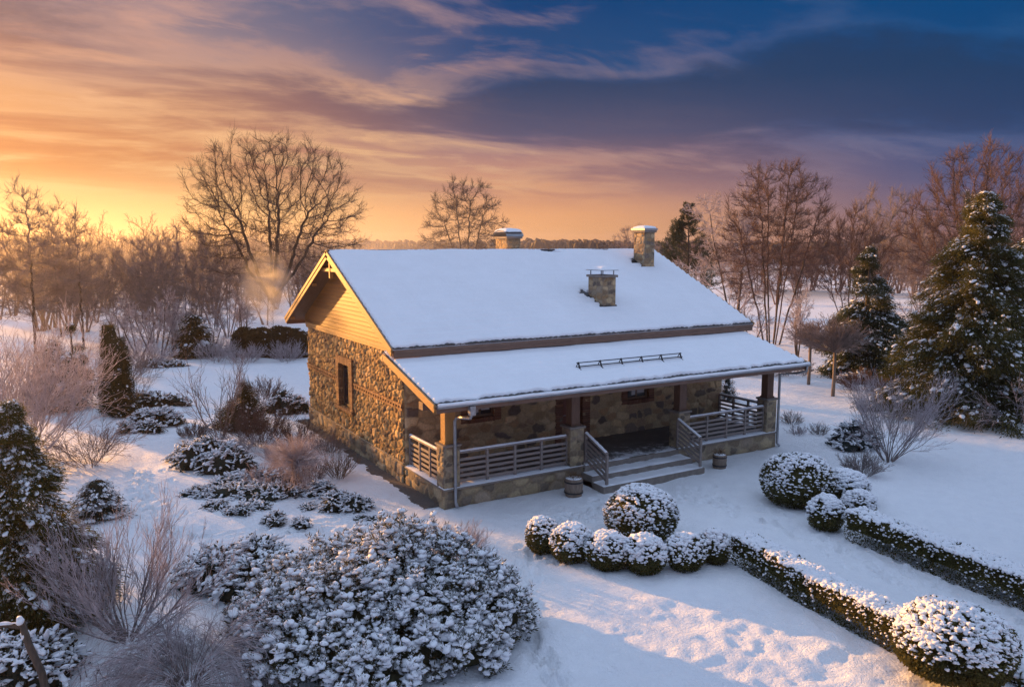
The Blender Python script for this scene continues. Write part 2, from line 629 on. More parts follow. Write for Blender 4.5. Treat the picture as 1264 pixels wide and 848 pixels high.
def ground_mat():
    m, t, b = new_mat('snowy_ground')
    tc = t.n('ShaderNodeTexCoord').outputs['Object']
    n1 = t.noise(tc, 2.2, 5.0, 0.6)
    n2 = t.noise(tc, 14.0, 5.0, 0.65)
    n3 = t.noise(tc, 70.0, 3.0, 0.7)
    h = t.math('ADD', t.math('ADD', n1, t.math('MULTIPLY', n2, 0.5)), t.math('MULTIPLY', n3, 0.12))
    base = t.ramp(n1, [(0.3, (0.82, 0.84, 0.88, 1)), (0.7, (0.87, 0.89, 0.92, 1))])
    # grass tips and dead leaves that come through the thin snow
    sp = t.noise(tc, 26.0, 2.0, 0.5)
    big = t.noise(tc, 0.9, 3.0, 0.6)
    f = t.math('MULTIPLY', t.smooth(sp, 0.745, 0.79), t.smooth(big, 0.46, 0.62))
    base = t.mix(t.math('MULTIPLY', f, 0.8), base, (0.10, 0.085, 0.06, 1))
    # far fields: stubble through the snow
    sepn = t.n('ShaderNodeSeparateXYZ')
    t.l(tc, sepn.inputs[0])
    far = t.noise(tc, 0.012, 4.0, 0.6, 0.5)
    fd = t.n('ShaderNodeVectorMath', operation='LENGTH')
    t.l(tc, fd.inputs[0])
    ff = t.math('MULTIPLY', t.smooth(fd.outputs['Value'], 70.0, 130.0), t.smooth(far, 0.45, 0.6))
    base = t.mix(t.math('MULTIPLY', ff, 0.85), base, (0.22, 0.17, 0.12, 1))
    t.l(base, b.inputs['Base Color'])
    b.inputs['Roughness'].default_value = 0.6
    b.inputs['Specular IOR Level'].default_value = 0.25
    bump(t, b, h, 1.0, 0.10)
    return m


def foliage_mat(name, c1, c2, rough=0.65, scale=3.0, tl=0.35):
    m, t, b = new_mat(name)
    tc = t.n('ShaderNodeTexCoord').outputs['Object']
    n = t.noise(tc, scale, 4.0, 0.6)
    n2 = t.noise(tc, scale * 9, 2.0, 0.5)
    f = t.math('ADD', t.math('MULTIPLY', n, 0.6), t.math('MULTIPLY', n2, 0.4))
    t.l(t.ramp(f, [(0.32, c1 + (1,)), (0.66, c2 + (1,))]), b.inputs['Base Color'])
    b.inputs['Roughness'].default_value = rough
    b.inputs['Specular IOR Level'].default_value = 0.2
    translucent(m, t, b, tl)
    return m


MT = {}
MT['snow'] = snow_mat('fresh_snow')
MT['roof_snow'] = snow_mat('roof_snow', (0.87, 0.89, 0.93), 1.2, 60.0, 0.25, 0.03)
MT['tuft_snow'] = snow_mat('tuft_snow', (0.84, 0.86, 0.90), 9.0, 60.0, 0.5, 0.02, 0.08)
MT['frost'] = snow_mat('frost', (0.72, 0.73, 0.76), 9.0, 60.0, 0.4, 0.01)
MT['ground'] = ground_mat()
MT['stone'] = attr_mat('rubble_stone', 0.9, 0.30, 16.0, 0.7, 0.015)
MT['brick'] = attr_mat('brick', 0.85, 0.25, 22.0, 0.5, 0.006)
MT['wood_gable'] = attr_mat('gable_boards', 0.6, 0.22, 5.0, 0.3, 0.004, (8, 0.7, 8))
MT['wood_barge'] = simple('barge_board', (0.38, 0.20, 0.06), 0.55, 0.2, 6.0, 0.2, 0.003, stretch=(6, 1, 6))
MT['wood_dark'] = simple('brown_timber', (0.13, 0.07, 0.045), 0.6, 0.35, 5.0, 0.3, 0.004, stretch=(8, 8, 0.8))
MT['wood_beam'] = simple('brown_beam', (0.17, 0.10, 0.07), 0.6, 0.3, 5.0, 0.3, 0.004, stretch=(0.6, 8, 8))
MT['wood_rail'] = simple('grey_rail', (0.24, 0.20, 0.18), 0.6, 0.2, 5.0, 0.2, 0.004, stretch=(0.8, 8, 8))
MT['soffit'] = simple('soffit_boards', (0.15, 0.085, 0.045), 0.7, 0.3, 5.0, 0.3, 0.004, stretch=(8, 0.7, 0.7))
MT['tile'] = simple('dark_roof_tile', (0.035, 0.032, 0.035), 0.6, 0.4, 7.0, 0.4, 0.01)
MT['metal'] = simple('zinc_metal', (0.34, 0.35, 0.37), 0.42, 0.15, 9.0, 0.05, 0.002, metallic=0.7)
MT['black_metal'] = simple('black_metal', (0.03, 0.03, 0.035), 0.5, 0.3, 9.0, 0.1, 0.002, metallic=0.3)
MT['slab'] = simple('stone_slab', (0.21, 0.18, 0.155), 0.8, 0.2, 5.0, 0.4, 0.008)
MT['floor'] = None
MT['door'] = simple('red_brown_door', (0.15, 0.04, 0.025), 0.5, 0.25, 4.0, 0.2, 0.003, stretch=(8, 8, 0.7))
MT['glass'] = simple('window_glass', (0.02, 0.022, 0.028), 0.08, 0.1, 2.0, 0.0)
MT['frame'] = simple('window_frame', (0.12, 0.065, 0.035), 0.5, 0.2, 6.0, 0.2, 0.003)
MT['pale_strip'] = simple('pale_window_strip', (0.55, 0.55, 0.57), 0.9, 0.1, 3.0, 0.1, 0.01, stretch=(9, 9, 0.5))
MT['bark'] = simple('bark', (0.075, 0.055, 0.042), 0.9, 0.4, 6.0, 0.6, 0.02, stretch=(4, 4, 0.8))
MT['twig'] = simple('twig_bark', (0.085, 0.055, 0.042), 0.85, 0.3, 4.0, 0.0)
MT['twig_pale'] = simple('frosted_twig', (0.33, 0.28, 0.27), 0.85, 0.35, 2.5, 0.0, tl=0.5)
MT['twig_red'] = simple('russet_twig', (0.165, 0.108, 0.092), 0.85, 0.3, 2.5, 0.0, tl=0.25)
MT['twig_woods'] = simple('far_woods_bark', (0.26, 0.18, 0.155), 0.85, 0.3, 0.3, 0.0, tl=0.3)
MT['twig_frost'] = simple('hoar_twig', (0.52, 0.46, 0.47), 0.85, 0.3, 3.5, 0.0, col2=(0.60, 0.56, 0.58), tl=0.65)
MT['dry'] = simple('dry_stalk', (0.22, 0.14, 0.085), 0.9, 0.35, 2.5, 0.0, tl=0.25)
MT['pine'] = foliage_mat('pine_needles', (0.030, 0.042, 0.022), (0.085, 0.090, 0.042))
MT['mugo'] = foliage_mat('dwarf_pine_needles', (0.024, 0.030, 0.018), (0.105, 0.092, 0.042), scale=1.6)
MT['juniper'] = foliage_mat('juniper_sprays', (0.018, 0.025, 0.018), (0.052, 0.058, 0.038))
MT['blue_juniper'] = foliage_mat('blue_juniper_sprays', (0.026, 0.038, 0.036), (0.062, 0.080, 0.075))
MT['box'] = foliage_mat('box_leaves', (0.036, 0.036, 0.011), (0.15, 0.135, 0.042), scale=4.0)
MT['cypress'] = foliage_mat('cypress_sprays', (0.042, 0.052, 0.020), (0.17, 0.15, 0.048), scale=1.4, tl=0.6)
MT['brown_hedge'] = foliage_mat('brown_hedge_leaves', (0.075, 0.05, 0.026), (0.15, 0.10, 0.045), scale=1.5)
MT['thuja'] = foliage_mat('thuja_sprays', (0.030, 0.036, 0.018), (0.075, 0.070, 0.032))
MT['gravel'] = simple('dark_gravel', (0.10, 0.085, 0.075), 0.95, 0.5, 30.0, 0.9, 0.02)  # dark brown-grey gravel, varied only by noise
MT['forest'] = foliage_mat('far_forest', (0.05, 0.04, 0.035), (0.10, 0.075, 0.06), scale=0.05)
MT['barrel'] = simple('old_barrel_wood', (0.22, 0.165, 0.125), 0.75, 0.4, 6.0, 0.5, 0.006, stretch=(9, 9, 0.7))
MT['far_wall'] = simple('rendered_wall', (0.5, 0.45, 0.4), 0.8, 0.1, 2.0, 0.0)


def floor_mat():
    m, t, b = new_mat('porch_floor')
    tc = t.n('ShaderNodeTexCoord').outputs['Object']
    sep = t.n('ShaderNodeSeparateXYZ')
    t.l(tc, sep.inputs[0])
    n = t.noise(tc, 2.6, 6.0, 0.7)
    stone = t.ramp(n, [(0.3, (0.06, 0.055, 0.055, 1)), (0.7, (0.12, 0.11, 0.105, 1))])
    f = t.math('ADD', t.math('MULTIPLY', t.math('SUBTRACT', 1.15, sep.outputs[1]), 0.55), t.math('MULTIPLY', t.math('SUBTRACT', n, 0.5), 2.6))
    f = t.smooth(f, 0.1, 0.75)
    t.l(t.mix(t.math('MULTIPLY', f, 0.85), stone, (0.8, 0.82, 0.86, 1)), b.inputs['Base Color'])
    b.inputs['Roughness'].default_value = 0.7
    bump(t, b, n, 0.3, 0.01)
    return m


MT['floor'] = floor_mat()


# ------------------------------------------------------------------ the ground
def gz(x, y):
    x, y = np.asarray(x, float), np.asarray(y, float)
    z = 0.10 * fbm(x / 7.0, y / 7.0, 3, 3)
    hx = np.clip(np.maximum(np.maximum(-0.9 - x, x - 15.0), np.maximum(-1.6 - y, y - 14.2)), 0, None)
    return z * np.clip(hx / 2.5, 0, 1)


def build_ground():
    def axis(a, b, st, far):
        core = np.arange(a, b, st)
        g = [st]
        while sum(g) < far:
            g.append(g[-1] * 1.14)
        e = np.cumsum(g)
        return np.concatenate([a - e[::-1], core, core[-1] + e])
    xs = axis(-15.0, 21.0, 0.085, 1150)
    ys = axis(-15.0, 8.0, 0.085, 1150)
    X, Y = np.meshgrid(xs, ys)
    Z = gz(X, Y)
    near = np.clip(1.6 - np.hypot(X - 3, Y + 5) / 45.0, 0, 1)
    Z += near * (0.045 * fbm(X / 0.8, Y / 0.8, 4, 11) + 0.018 * fbm(X / 0.2, Y / 0.2, 2, 14))
    # the crusted, lumpy lawn in front
    dl = np.clip(1 - np.hypot((X + 0.5) / 6.5, (Y + 10.5) / 3.6), 0, 1)
    lump = fbm(X / 0.36, Y / 0.36, 3, 21)
    Z += 0.07 * np.minimum(dl * 2.2, 1) * np.clip(lump + 0.15, -0.25, 1)
    # trodden ways: distance to polylines
    tr = np.zeros_like(X)
    rng = np.random.default_rng(77)
    ways = [([(640, 720), (700, 640), (800, 600)], 0.7), ([(1264, 785), (1080, 690), (930, 630), (820, 600)], 1.1), ([(640, 720), (420, 650), (200, 660)], 0.8),
            ([(200, 660), (170, 590), (215, 520), (300, 470)], 0.9), ([(690, 850), (650, 760), (640, 700)], 0.45)]
    for w, hw in ways:
        P = [G(*q)[:2] for q in w]
        for a, b in zip(P[:-1], P[1:]):
            ab = b - a
            L = np.linalg.norm(ab)
            t = np.clip(((X - a[0]) * ab[0] + (Y - a[1]) * ab[1]) / L ** 2, 0, 1)
            dd = np.hypot(X - a[0] - t * ab[0], Y - a[1] - t * ab[1])
            tr = np.maximum(tr, np.clip(1.3 - dd / hw, 0, 1) ** 1.5)
            ac = (-(X - a[0]) * ab[1] + (Y - a[1]) * ab[0]) / L
            Z += 0.028 * vnoise(ac / 0.16, t * L / 2.6, 61) * np.clip(1.5 - dd / hw, 0, 1)
            # footprints
            n = int(L / 0.085)
            for k in range(n):
                s = rng.uniform(0, 1)
                off = rng.normal(0, 0.38) * hw
                nx, ny = -ab[1] / L, ab[0] / L
                fx, fy = a + ab * s + np.array([nx, ny]) * off
                i0, i1 = np.searchsorted(xs, fx - 0.4), np.searchsorted(xs, fx + 0.4)
                j0, j1 = np.searchsorted(ys, fy - 0.4), np.searchsorted(ys, fy + 0.4)
                if i1 - i0 < 4 or j1 - j0 < 4 or i1 - i0 > 30:
                    continue
                an = math.atan2(ab[1], ab[0]) + rng.normal(0, 0.3)
                xx, yy = X[j0:j1, i0:i1] - fx, Y[j0:j1, i0:i1] - fy
                u, v = xx * math.cos(an) + yy * math.sin(an), -xx * math.sin(an) + yy * math.cos(an)
                q = (u / 0.17) ** 2 + (v / 0.085) ** 2
                Z[j0:j1, i0:i1] += -0.095 * np.exp(-q ** 1.5) + 0.03 * np.exp(-(np.sqrt(q) - 1.5) ** 2 * 4)
    Z -= 0.06 * tr
    # the ground slips under the house
    ins = (X > -0.02) & (X < 14.3) & (Y > 0.0) & (Y < 13.7)
    Z = np.where(ins, -0.25, Z)
    n0, n1 = len(ys), len(xs)
    V = np.stack([X, Y, Z], -1).reshape(-1, 3)
    i = np.arange(n0 - 1)[:, None] * n1 + np.arange(n1 - 1)[None]
    Q = np.stack([i, i + 1, i + n1 + 1, i + n1], -1).reshape(-1, 4)
    mb = MB()
    mb.add(V, Q, None, 0, True)
    o = mb.build('ground', MT['ground'])
    tag(o, kind='structure')
    # bare gravel strip along the foot of the gable wall
    mb = MB()
    ny, nx = 130, 14
    yy = np.linspace(0.3, 14.0, ny)
    u = np.linspace(0, 1, nx)
    wv = 0.62 + 0.30 * fbm(yy / 0.9, yy * 0 + 3.3, 4, 9)
    Xp = 0.03 - u[None] * wv[:, None]
    Yp = np.broadcast_to(yy[:, None], Xp.shape)
    Zp = 0.035 + 0.03 * fbm(Xp / 0.12, Yp / 0.12, 3, 5) - 0.06 * u[None] ** 4
    Vp = np.stack([Xp, Yp, Zp], -1).reshape(-1, 3)
    i = np.arange(ny - 1)[:, None] * nx + np.arange(nx - 1)[None]
    Qp = np.stack([i, i + nx, i + nx + 1, i + 1], -1).reshape(-1, 4)
    mb.add(Vp, Qp, None, 0, True)
    tag(mb.build('path', MT['gravel']), kind='structure')


build_ground()
bpy_haze = None


def build_haze():
    mb = MB()
    box(mb, -1260, 1260, -1260, 1260, -1.4, 27, 0.001)
    m = bpy.data.materials.new('haze_air')
    m.use_nodes = True
    t = NT(m.node_tree)
    m.node_tree.nodes.remove(m.node_tree.nodes['Principled BSDF'])
    v = t.n('ShaderNodeVolumePrincipled')
    v.inputs['Color'].default_value = HAZE_COL
    v.inputs['Density'].default_value = HAZE_DENSITY
    v.inputs['Anisotropy'].default_value = HAZE_G
    t.l(v.outputs[0], m.node_tree.nodes['Material Output'].inputs['Volume'])
    tag(mb.build('haze', m), kind='stuff')


build_haze()

# ------------------------------------------------------------------ the house
YR, ZR = 8.27, 7.60          # ridge
YE, ZE = 2.10, 4.67          # front eave of the main roof
YB = 14.43                   # rear eave
XL, XR = -0.73, 15.06
WY0, WY1, WX1 = 2.95, 13.60, 14.30
SL = (ZR - ZE) / (YR - YE)


def stone_panel(mb, o, u, v, w, h, res=0.045, cell=(0.42, 0.30), depth=0.06, seed=0, pal=None, mortar=(0.30, 0.22, 0.13), holes=(), mw=0.10, off=(0, 0)):
    """rubble masonry as real relief with a colour per stone"""
    o, u, v = np.asarray(o, float), np.asarray(u, float), np.asarray(v, float)
    nn = np.cross(u, v)
    nu, nv = max(3, int(w / res) + 1), max(3, int(h / res) + 1)
    a, b = np.linspace(0, w, nu), np.linspace(0, h, nv)
    Ug, Vg = np.meshgrid(a, b)
    x = (Ug + off[0] + 0.08 * fbm(Ug / 0.25, Vg / 0.25, 2, seed + 50)) / cell[0]
    y = (Vg + off[1] + 0.08 * fbm(Ug / 0.25 + 9, Vg / 0.25, 2, seed + 51)) / cell[1]
    F1 = np.full(x.shape, 9.0)
    F2 = np.full(x.shape, 9.0)
    ID = np.zeros(x.shape)
    IX = np.zeros(x.shape)
    ix, iy = np.floor(x), np.floor(y)
    for dx in (-1, 0, 1):
        for dy in (-1, 0, 1):
            cx, cy = ix + dx, iy + dy
            px = cx + 0.5 + 0.85 * (hash2(cx, cy, seed) - 0.5) + 0.25 * (cy % 2)
            py = cy + 0.5 + 0.75 * (hash2(cx, cy, seed + 1) - 0.5)
            sz = 0.75 + 0.5 * hash2(cx, cy, seed + 2)
            d = (np.abs(x - px) ** 2.4 + np.abs(y - py) ** 2.4) ** (1 / 2.4) / sz
            ID = np.where(d < F1, hash2(cx, cy, seed + 3), ID)
            IX = np.where(d < F1, hash2(cx, cy, seed + 4), IX)
            F2 = np.where(d < F1, F1, np.minimum(F2, d))
            F1 = np.minimum(F1, d)
    e = F2 - F1
    k = np.clip((e - mw * 0.4) / (mw * 2.2), 0, 1)
    k = k * k * (3 - 2 * k)
    hgt = depth * k * (0.45 + 0.75 * IX) + depth * 0.35 * fbm(Ug / 0.13, Vg / 0.13, 3, seed + 7) * (0.3 + k)
    edge = np.minimum(np.minimum(Ug, w - Ug), np.minimum(Vg, h - Vg))
    hgt = np.maximum(hgt * np.clip(edge / 0.05, 0, 1), 0)
    pal = np.array(pal if pal is not None else STONES)
    t = ID * (len(pal) - 1e-3)
    cs = pal[np.floor(t).astype(int)] * (0.75 + 0.5 * IX)[..., None]
    kk = np.clip((e - mw) / 0.06, 0, 1)[..., None]
    col = np.array(mortar) * (1 - kk) + cs * kk
    Vv = o + Ug[..., None] * u + Vg[..., None] * v + hgt[..., None] * nn
    i = np.arange(nv - 1)[:, None] * nu + np.arange(nu - 1)[None]
    Q = np.stack([i, i + 1, i + nu + 1, i + nu], -1)
    uc, vc = (Ug[:-1, :-1] + Ug[1:, 1:]) / 2, (Vg[:-1, :-1] + Vg[1:, 1:]) / 2
    keep = np.ones(uc.shape, bool)
    for (u0, u1, v0, v1) in holes:
        keep &= ~((uc > u0) & (uc < u1) & (vc > v0) & (vc < v1))
    mb.add(Vv.reshape(-1, 3), Q[keep].reshape(-1, 4), None, 0, True, col.reshape(-1, 3))


STONES = [(0.30, 0.20, 0.11), (0.22, 0.15, 0.09), (0.38, 0.27, 0.15), (0.17, 0.13, 0.10), (0.42, 0.31, 0.18), (0.27, 0.17, 0.085), (0.33, 0.26, 0.18)]
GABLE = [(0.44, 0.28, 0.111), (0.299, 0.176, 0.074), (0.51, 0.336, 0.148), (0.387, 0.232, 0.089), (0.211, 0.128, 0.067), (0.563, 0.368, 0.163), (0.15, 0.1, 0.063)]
FRONT = [(0.296, 0.203, 0.125), (0.172, 0.133, 0.102), (0.421, 0.296, 0.164), (0.133, 0.102, 0.086), (0.53, 0.39, 0.227), (0.374, 0.234, 0.125), (0.452, 0.336, 0.203), (0.484, 0.343, 0.187)]
PLINTH = [(0.30, 0.23, 0.14), (0.20, 0.15, 0.10), (0.36, 0.28, 0.17), (0.15, 0.12, 0.09), (0.27, 0.21, 0.15)]

H = thing('stone_house', (0, 0, 0), 'long stone house under a snow covered roof with an open railed porch', 'house')
ZF = 0.57                    # porch floor


def bricks(mb, x0, x1, y0, y1, z0, z1, horiz, n, rng, cols=((0.26, 0.135, 0.065), (0.20, 0.10, 0.05), (0.30, 0.165, 0.08))):
    """a run of single bricks with open joints"""
    for k in range(n):
        a, b = k / n, (k + 1) / n
        g = 0.012
        c = np.array(cols[rng.integers(len(cols))]) * rng.uniform(0.8, 1.2)
        if horiz == 'y':
            L = y1 - y0
            box(mb, x0, x1, y0 + a * L + g / 2, y0 + b * L - g / 2, z0, z1, 0.006, 0, c)
        elif horiz == 'x':
            L = x1 - x0
            box(mb, x0 + a * L + g / 2, x0 + b * L - g / 2, y0, y1, z0, z1, 0.006, 0, c)
        else:
            L = z1 - z0
            box(mb, x0, x1, y0, y1, z0 + a * L + g / 2, z0 + b * L - g / 2, 0.006, 0, c)


def build_house():
    rng = np.random.default_rng(4)
    u_g, v_ = (0, -1, 0), (0, 0, 1)
    # gable wall facing the sun (u runs from the rear corner to the front)
    wy0, wy1, wz0, wz1 = 7.98, 9.25, 1.53, 3.22
    mb = MB()
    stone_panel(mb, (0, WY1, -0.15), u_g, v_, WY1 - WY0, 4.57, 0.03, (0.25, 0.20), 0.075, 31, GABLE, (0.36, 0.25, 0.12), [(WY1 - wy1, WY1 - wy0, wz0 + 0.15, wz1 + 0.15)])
    mb.build('wall', MT['stone'], H, True)
    # slightly projecting plinth
    mb = MB()
    stone_panel(mb, (-0.07, WY1, -0.15), u_g, v_, WY1 - WY0, 0.80, 0.045, (0.5, 0.36), 0.05, 41, PLINTH)
    box(mb, -0.10, 0.0, WY0, WY1, 0.65, 0.69, 0.01, 0, (0.33, 0.26, 0.17))
    mb.build('plinth', MT['stone'], H, True)
    # front wall under the porch roof
    dx0, dx1 = 6.19, 7.10
    wins = [(2.29, 3.34, 1.90, 2.95), (9.22, 10.30, 1.83, 2.95)]
    holes = [(dx0, dx1, -1, 2.75)] + [(a, b, c, d) for a, b, c, d in wins]
    mb = MB()
    stone_panel(mb, (0, WY0, 0), (1, 0, 0), v_, WX1, 4.35, 0.04, (0.46, 0.27), 0.06, 61, FRONT, (0.40, 0.30, 0.18), holes, 0.075)
    mb.build('wall', MT['stone'], H, True)
    mb = MB()
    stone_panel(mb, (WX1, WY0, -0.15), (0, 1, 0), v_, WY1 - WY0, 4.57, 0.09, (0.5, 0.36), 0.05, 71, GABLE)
    mb.build('wall', MT['stone'], H, True)
    mb = MB()
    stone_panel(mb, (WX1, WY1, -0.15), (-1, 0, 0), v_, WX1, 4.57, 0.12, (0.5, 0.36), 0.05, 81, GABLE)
    mb.build('wall', MT['stone'], H, True)
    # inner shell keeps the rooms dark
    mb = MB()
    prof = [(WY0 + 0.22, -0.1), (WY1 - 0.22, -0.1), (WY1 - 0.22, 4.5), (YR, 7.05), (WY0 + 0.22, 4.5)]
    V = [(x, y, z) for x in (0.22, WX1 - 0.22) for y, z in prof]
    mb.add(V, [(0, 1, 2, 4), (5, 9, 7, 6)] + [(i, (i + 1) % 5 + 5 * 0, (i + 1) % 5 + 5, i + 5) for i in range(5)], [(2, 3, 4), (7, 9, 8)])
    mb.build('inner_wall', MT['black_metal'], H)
    # brick bands and window surround of the gable
    for y0, y1 in ((WY0, wy0 - 0.42), (wy1 + 0.34, WY1)):
        mb = MB()
        n = max(2, int((y1 - y0) / 0.25))
        bricks(mb, -0.115, 0.02, y0, y1, 2.58, 2.65, 'y', n, rng)
        n2 = max(2, int((y1 - y0) / 0.22))
        for k in range(n2):
            yy = y0 + (k + 0.25) * (y1 - y0) / n2
            box(mb, -0.105, 0.02, yy, yy + 0.11, 2.50, 2.58, 0.004, 0, np.array((0.26, 0.135, 0.065)) * rng.uniform(0.8, 1.15))
        bricks(mb, -0.09, 0.02, y0, y1, 2.43, 2.50, 'y', n, rng)
        mb.build('brick_band', MT['brick'], H, True)
    w = MB()
    box(w, 0.06, 0.13, wy0, wy0 + 0.09, wz0, wz1)
    box(w, 0.06, 0.13, wy1 - 0.09, wy1, wz0, wz1)
    box(w, 0.063, 0.127, wy0 + 0.09, wy1 - 0.09, wz1 - 0.09, wz1)
    box(w, 0.063, 0.127, wy0 + 0.09, wy1 - 0.09, wz0, wz0 + 0.09)
    box(w, 0.067, 0.123, (wy0 + wy1) / 2 - 0.05, (wy0 + wy1) / 2 + 0.05, wz0 + 0.09, wz1 - 0.09)
    win = w.build('window', MT['frame'], H)
    g = MB()
    box(g, 0.095, 0.105, wy0 + 0.05, wy1 - 0.05, wz0 + 0.05, wz1 - 0.05, 0.001)
    g.build('pane', MT['glass'], win)
    s = MB()
    bricks(s, -0.13, 0.16, wy0 - 0.30, wy0, wz0 - 0.02, wz1 + 0.30, 'z', 22, rng)
    bricks(s, -0.13, 0.16, wy1, wy1 + 0.30, wz0 - 0.02, wz1 + 0.30, 'z', 22, rng)
    bricks(s, -0.127, 0.157, wy0, wy1, wz1, wz1 + 0.28, 'y', 14, rng)
    s.build('surround', MT['brick'], win, True)
    s = MB()
    bricks(s, -0.17, 0.10, wy0 - 0.33, wy1 + 0.33, wz0 - 0.14, wz0 - 0.02, 'y', 18, rng)
    s.build('sill', MT['brick'], win, True)
    # boarded gables
    for gx, sg in ((0.0, -1), (WX1, 1)):
        mb = MB()
        z = 4.42
        k = 0
        while z < 7.30:
            z1 = min(z + 0.155, 7.33)
            hw0 = min((ZR - 0.16 - z) / SL, 5.6)
            hw1 = min((ZR - 0.16 - z1) / SL, 5.6)
            c = np.array((0.29, 0.128, 0.03)) * rng.uniform(0.72, 1.2)
            xo, xi = gx + sg * 0.05, gx - sg * 0.03
            xg = gx + sg * 0.028
            V = [(xg + sg * -0.008, YR - hw0, z), (xg + sg * -0.008, YR + hw0, z), (xo, YR - hw0, z + 0.02), (xo, YR + hw0, z + 0.02), (xo - sg * 0.012, YR - hw1, z1), (xo - sg * 0.012, YR + hw1, z1)]
            Q = [(0, 1, 3, 2), (2, 3, 5, 4)]
            if sg < 0:
                Q = [q[::-1] for q in Q]
            mb.add(V, Q, None, 0, False, c)
            z = z1
            k += 1
        mb.add([(gx, YR - 5.6, 4.40), (gx, YR + 5.6, 4.40), (gx, YR, 7.35)], None, [(0, 1, 2)] if sg > 0 else [(0, 2, 1)], 0, False, (0.2, 0.1, 0.05))
        gs = mb.build('gable_siding', MT['wood_gable'], H, True)
        mb = MB()
        xa, xb = sorted((gx + sg * 0.055, gx + sg * 0.115))
        box(mb, xa, xb, WY0 + 0.0, WY1, 4.33, 4.47)
        box(mb, min(gx + sg * 0.02, gx + sg * 0.10), max(gx + sg * 0.02, gx + sg * 0.10), WY0, WY1, 4.24, 4.325)
        mb.build('trim_board', MT['wood_barge'], gs)
    # --- roofs
    def slope_sheet(mb, x0, x1, ya, za, yb, zb, ny, nx, fn, m=0):
        s_ = np.linspace(0, 1, ny)
        xx = np.linspace(x0, x1, nx)
        Xg, S = np.meshgrid(xx, s_)
        Yg, Zg = ya + (yb - ya) * S, za + (zb - za) * S
        Ld = math.hypot(yb - ya, zb - za)
        o = fn(Xg, S * Ld)
        ny_, nz_ = -(zb - za) / Ld, (yb - ya) / Ld
        if nz_ < 0:
            ny_, nz_ = -ny_, -nz_
        V = np.stack([Xg, Yg + ny_ * o, Zg + nz_ * o], -1).reshape(-1, 3)
        i = np.arange(ny - 1)[:, None] * nx + np.arange(nx - 1)[None]
        Q = np.stack([i, i + 1, i + nx + 1, i + nx], -1).reshape(-1, 4)
        if yb < ya:
            Q = Q[:, ::-1]
        mb.add(V, Q, None, m, True)

    def snow_fn(th, seed, Lt, x0, x1, back=0.07):
        def fn(X, S):
            row = (S / 0.36) % 1.0
            wav = 0.010 * np.cos((X / 0.21) * 2 * np.pi) * np.exp(-((row - 0.05) / 0.25) ** 2)
            o = th + 0.06 * (np.minimum(row / 0.85, (1 - row) / 0.15) - 0.5) + wav * 0.5 + 0.030 * fbm(X / 1.1, S / 1.1, 3, seed) + 0.006 * fbm(X / 0.12, S / 0.12, 2, seed + 2)
            ed = np.minimum(np.minimum(X - x0, x1 - X), S - back * (1.0 + 0.9 * fbm(X / 0.3, X * 0, 3, seed + 5)))
            o = o * np.clip(ed / 0.05, 0, 1) ** 0.5 - 0.03 * (ed <= 0)
            return o
        return fn

    def tile_fn(X, S):
        row = (S / 0.36) % 1.0
        return 0.018 * np.abs(np.sin(X / 0.21 * np.pi)) + 0.012 * (1 - row) - 0.01

    # main roof: tiles, then snow as a second skin; front and rear slope
    th = 0.16
    mb = MB()
    zt = ZR - 0.06
    prof = [(YE, ZE - 0.06), (YR, zt), (YB, ZE - 0.06), (YB, ZE - 0.06 - th), (YR, zt - th), (YE, ZE - 0.06 - th)]
    V = [(x, y, z) for x in (XL + 0.03, XR - 0.03) for y, z in prof]
    Q = [(0, 1, 4, 5), (1, 2, 3, 4), (6, 11, 10, 7), (7, 10, 9, 8)] + [(i, i + 6, (i + 1) % 6 + 6, (i + 1) % 6) for i in range(6)]
    mb.add(V, Q, None, 1)
    slope_sheet(mb, XL, XR, YE - 0.05, ZE - 0.06 - 0.05 * SL + 0.012, YR, zt + 0.012, 140, 560, tile_fn)
    slope_sheet(mb, XL, XR, YB + 0.05, ZE - 0.06 - 0.05 * SL + 0.012, YR, zt + 0.012, 60, 300, tile_fn)
    for k in range(38):                                   # ridge caps
        x0 = XL + k * (XR - XL) / 38
        tube(mb, [(x0, YR, zt - 0.02), (x0 + 0.43, YR, zt - 0.01)], [0.085, 0.075], 10, 0)
    roof = mb.build('roof', [MT['tile'], MT['soffit']], H)
    Lm = math.hypot(YR - YE, ZR - ZE)
    mb = MB()

    def fn_front(X, S):
        o = snow_fn(0.080, 5, Lm, XL + 0.02, XR - 0.03, 0.09)(X, S)
        # bare patches along the ridge and uphill of the chimneys, where snow has slid
        r = Lm - S
        bare = np.clip(1 - np.hypot((X - 8.9) / 1.0, (r - 0.04) / 0.14), 0, 1) + np.clip(1 - np.abs(r - 0.12 - 0.45 * np.clip(X - 8.9, 0, 1.6) * 0.4) / 0.05, 0, 1) * ((X > 8.8) & (X < 9.5))
        bare = bare + np.clip(1 - np.hypot((X - 12.0) / 0.7, (r - 0.02) / 0.06), 0, 1)
        for cx, cr in ((8.5, 3.9), (12.92, 1.25)):
            bare = bare + np.clip(1 - np.hypot((X - cx) / 0.32, (r - cr) / 0.42), 0, 1)
        bare = bare + 0.9 * fbm(X / 0.25, S / 0.25, 3, 91) * (bare > 0)
        return np.where(bare > 0.42, -0.02, o)
    slope_sheet(mb, XL - 0.01, XR + 0.01, YE - 0.06, ZE - 0.05 - 0.06 * SL, YR + 0.02, zt + 0.02, 300, 420, fn_front)
    slope_sheet(mb, XL - 0.01, XR + 0.01, YB + 0.06, ZE - 0.05 - 0.06 * SL, YR - 0.02, zt + 0.02, 60, 200, snow_fn(0.055, 6, Lm, XL + 0.02, XR - 0.03, 0.05))
    mb.build('snow', MT['roof_snow'], roof)
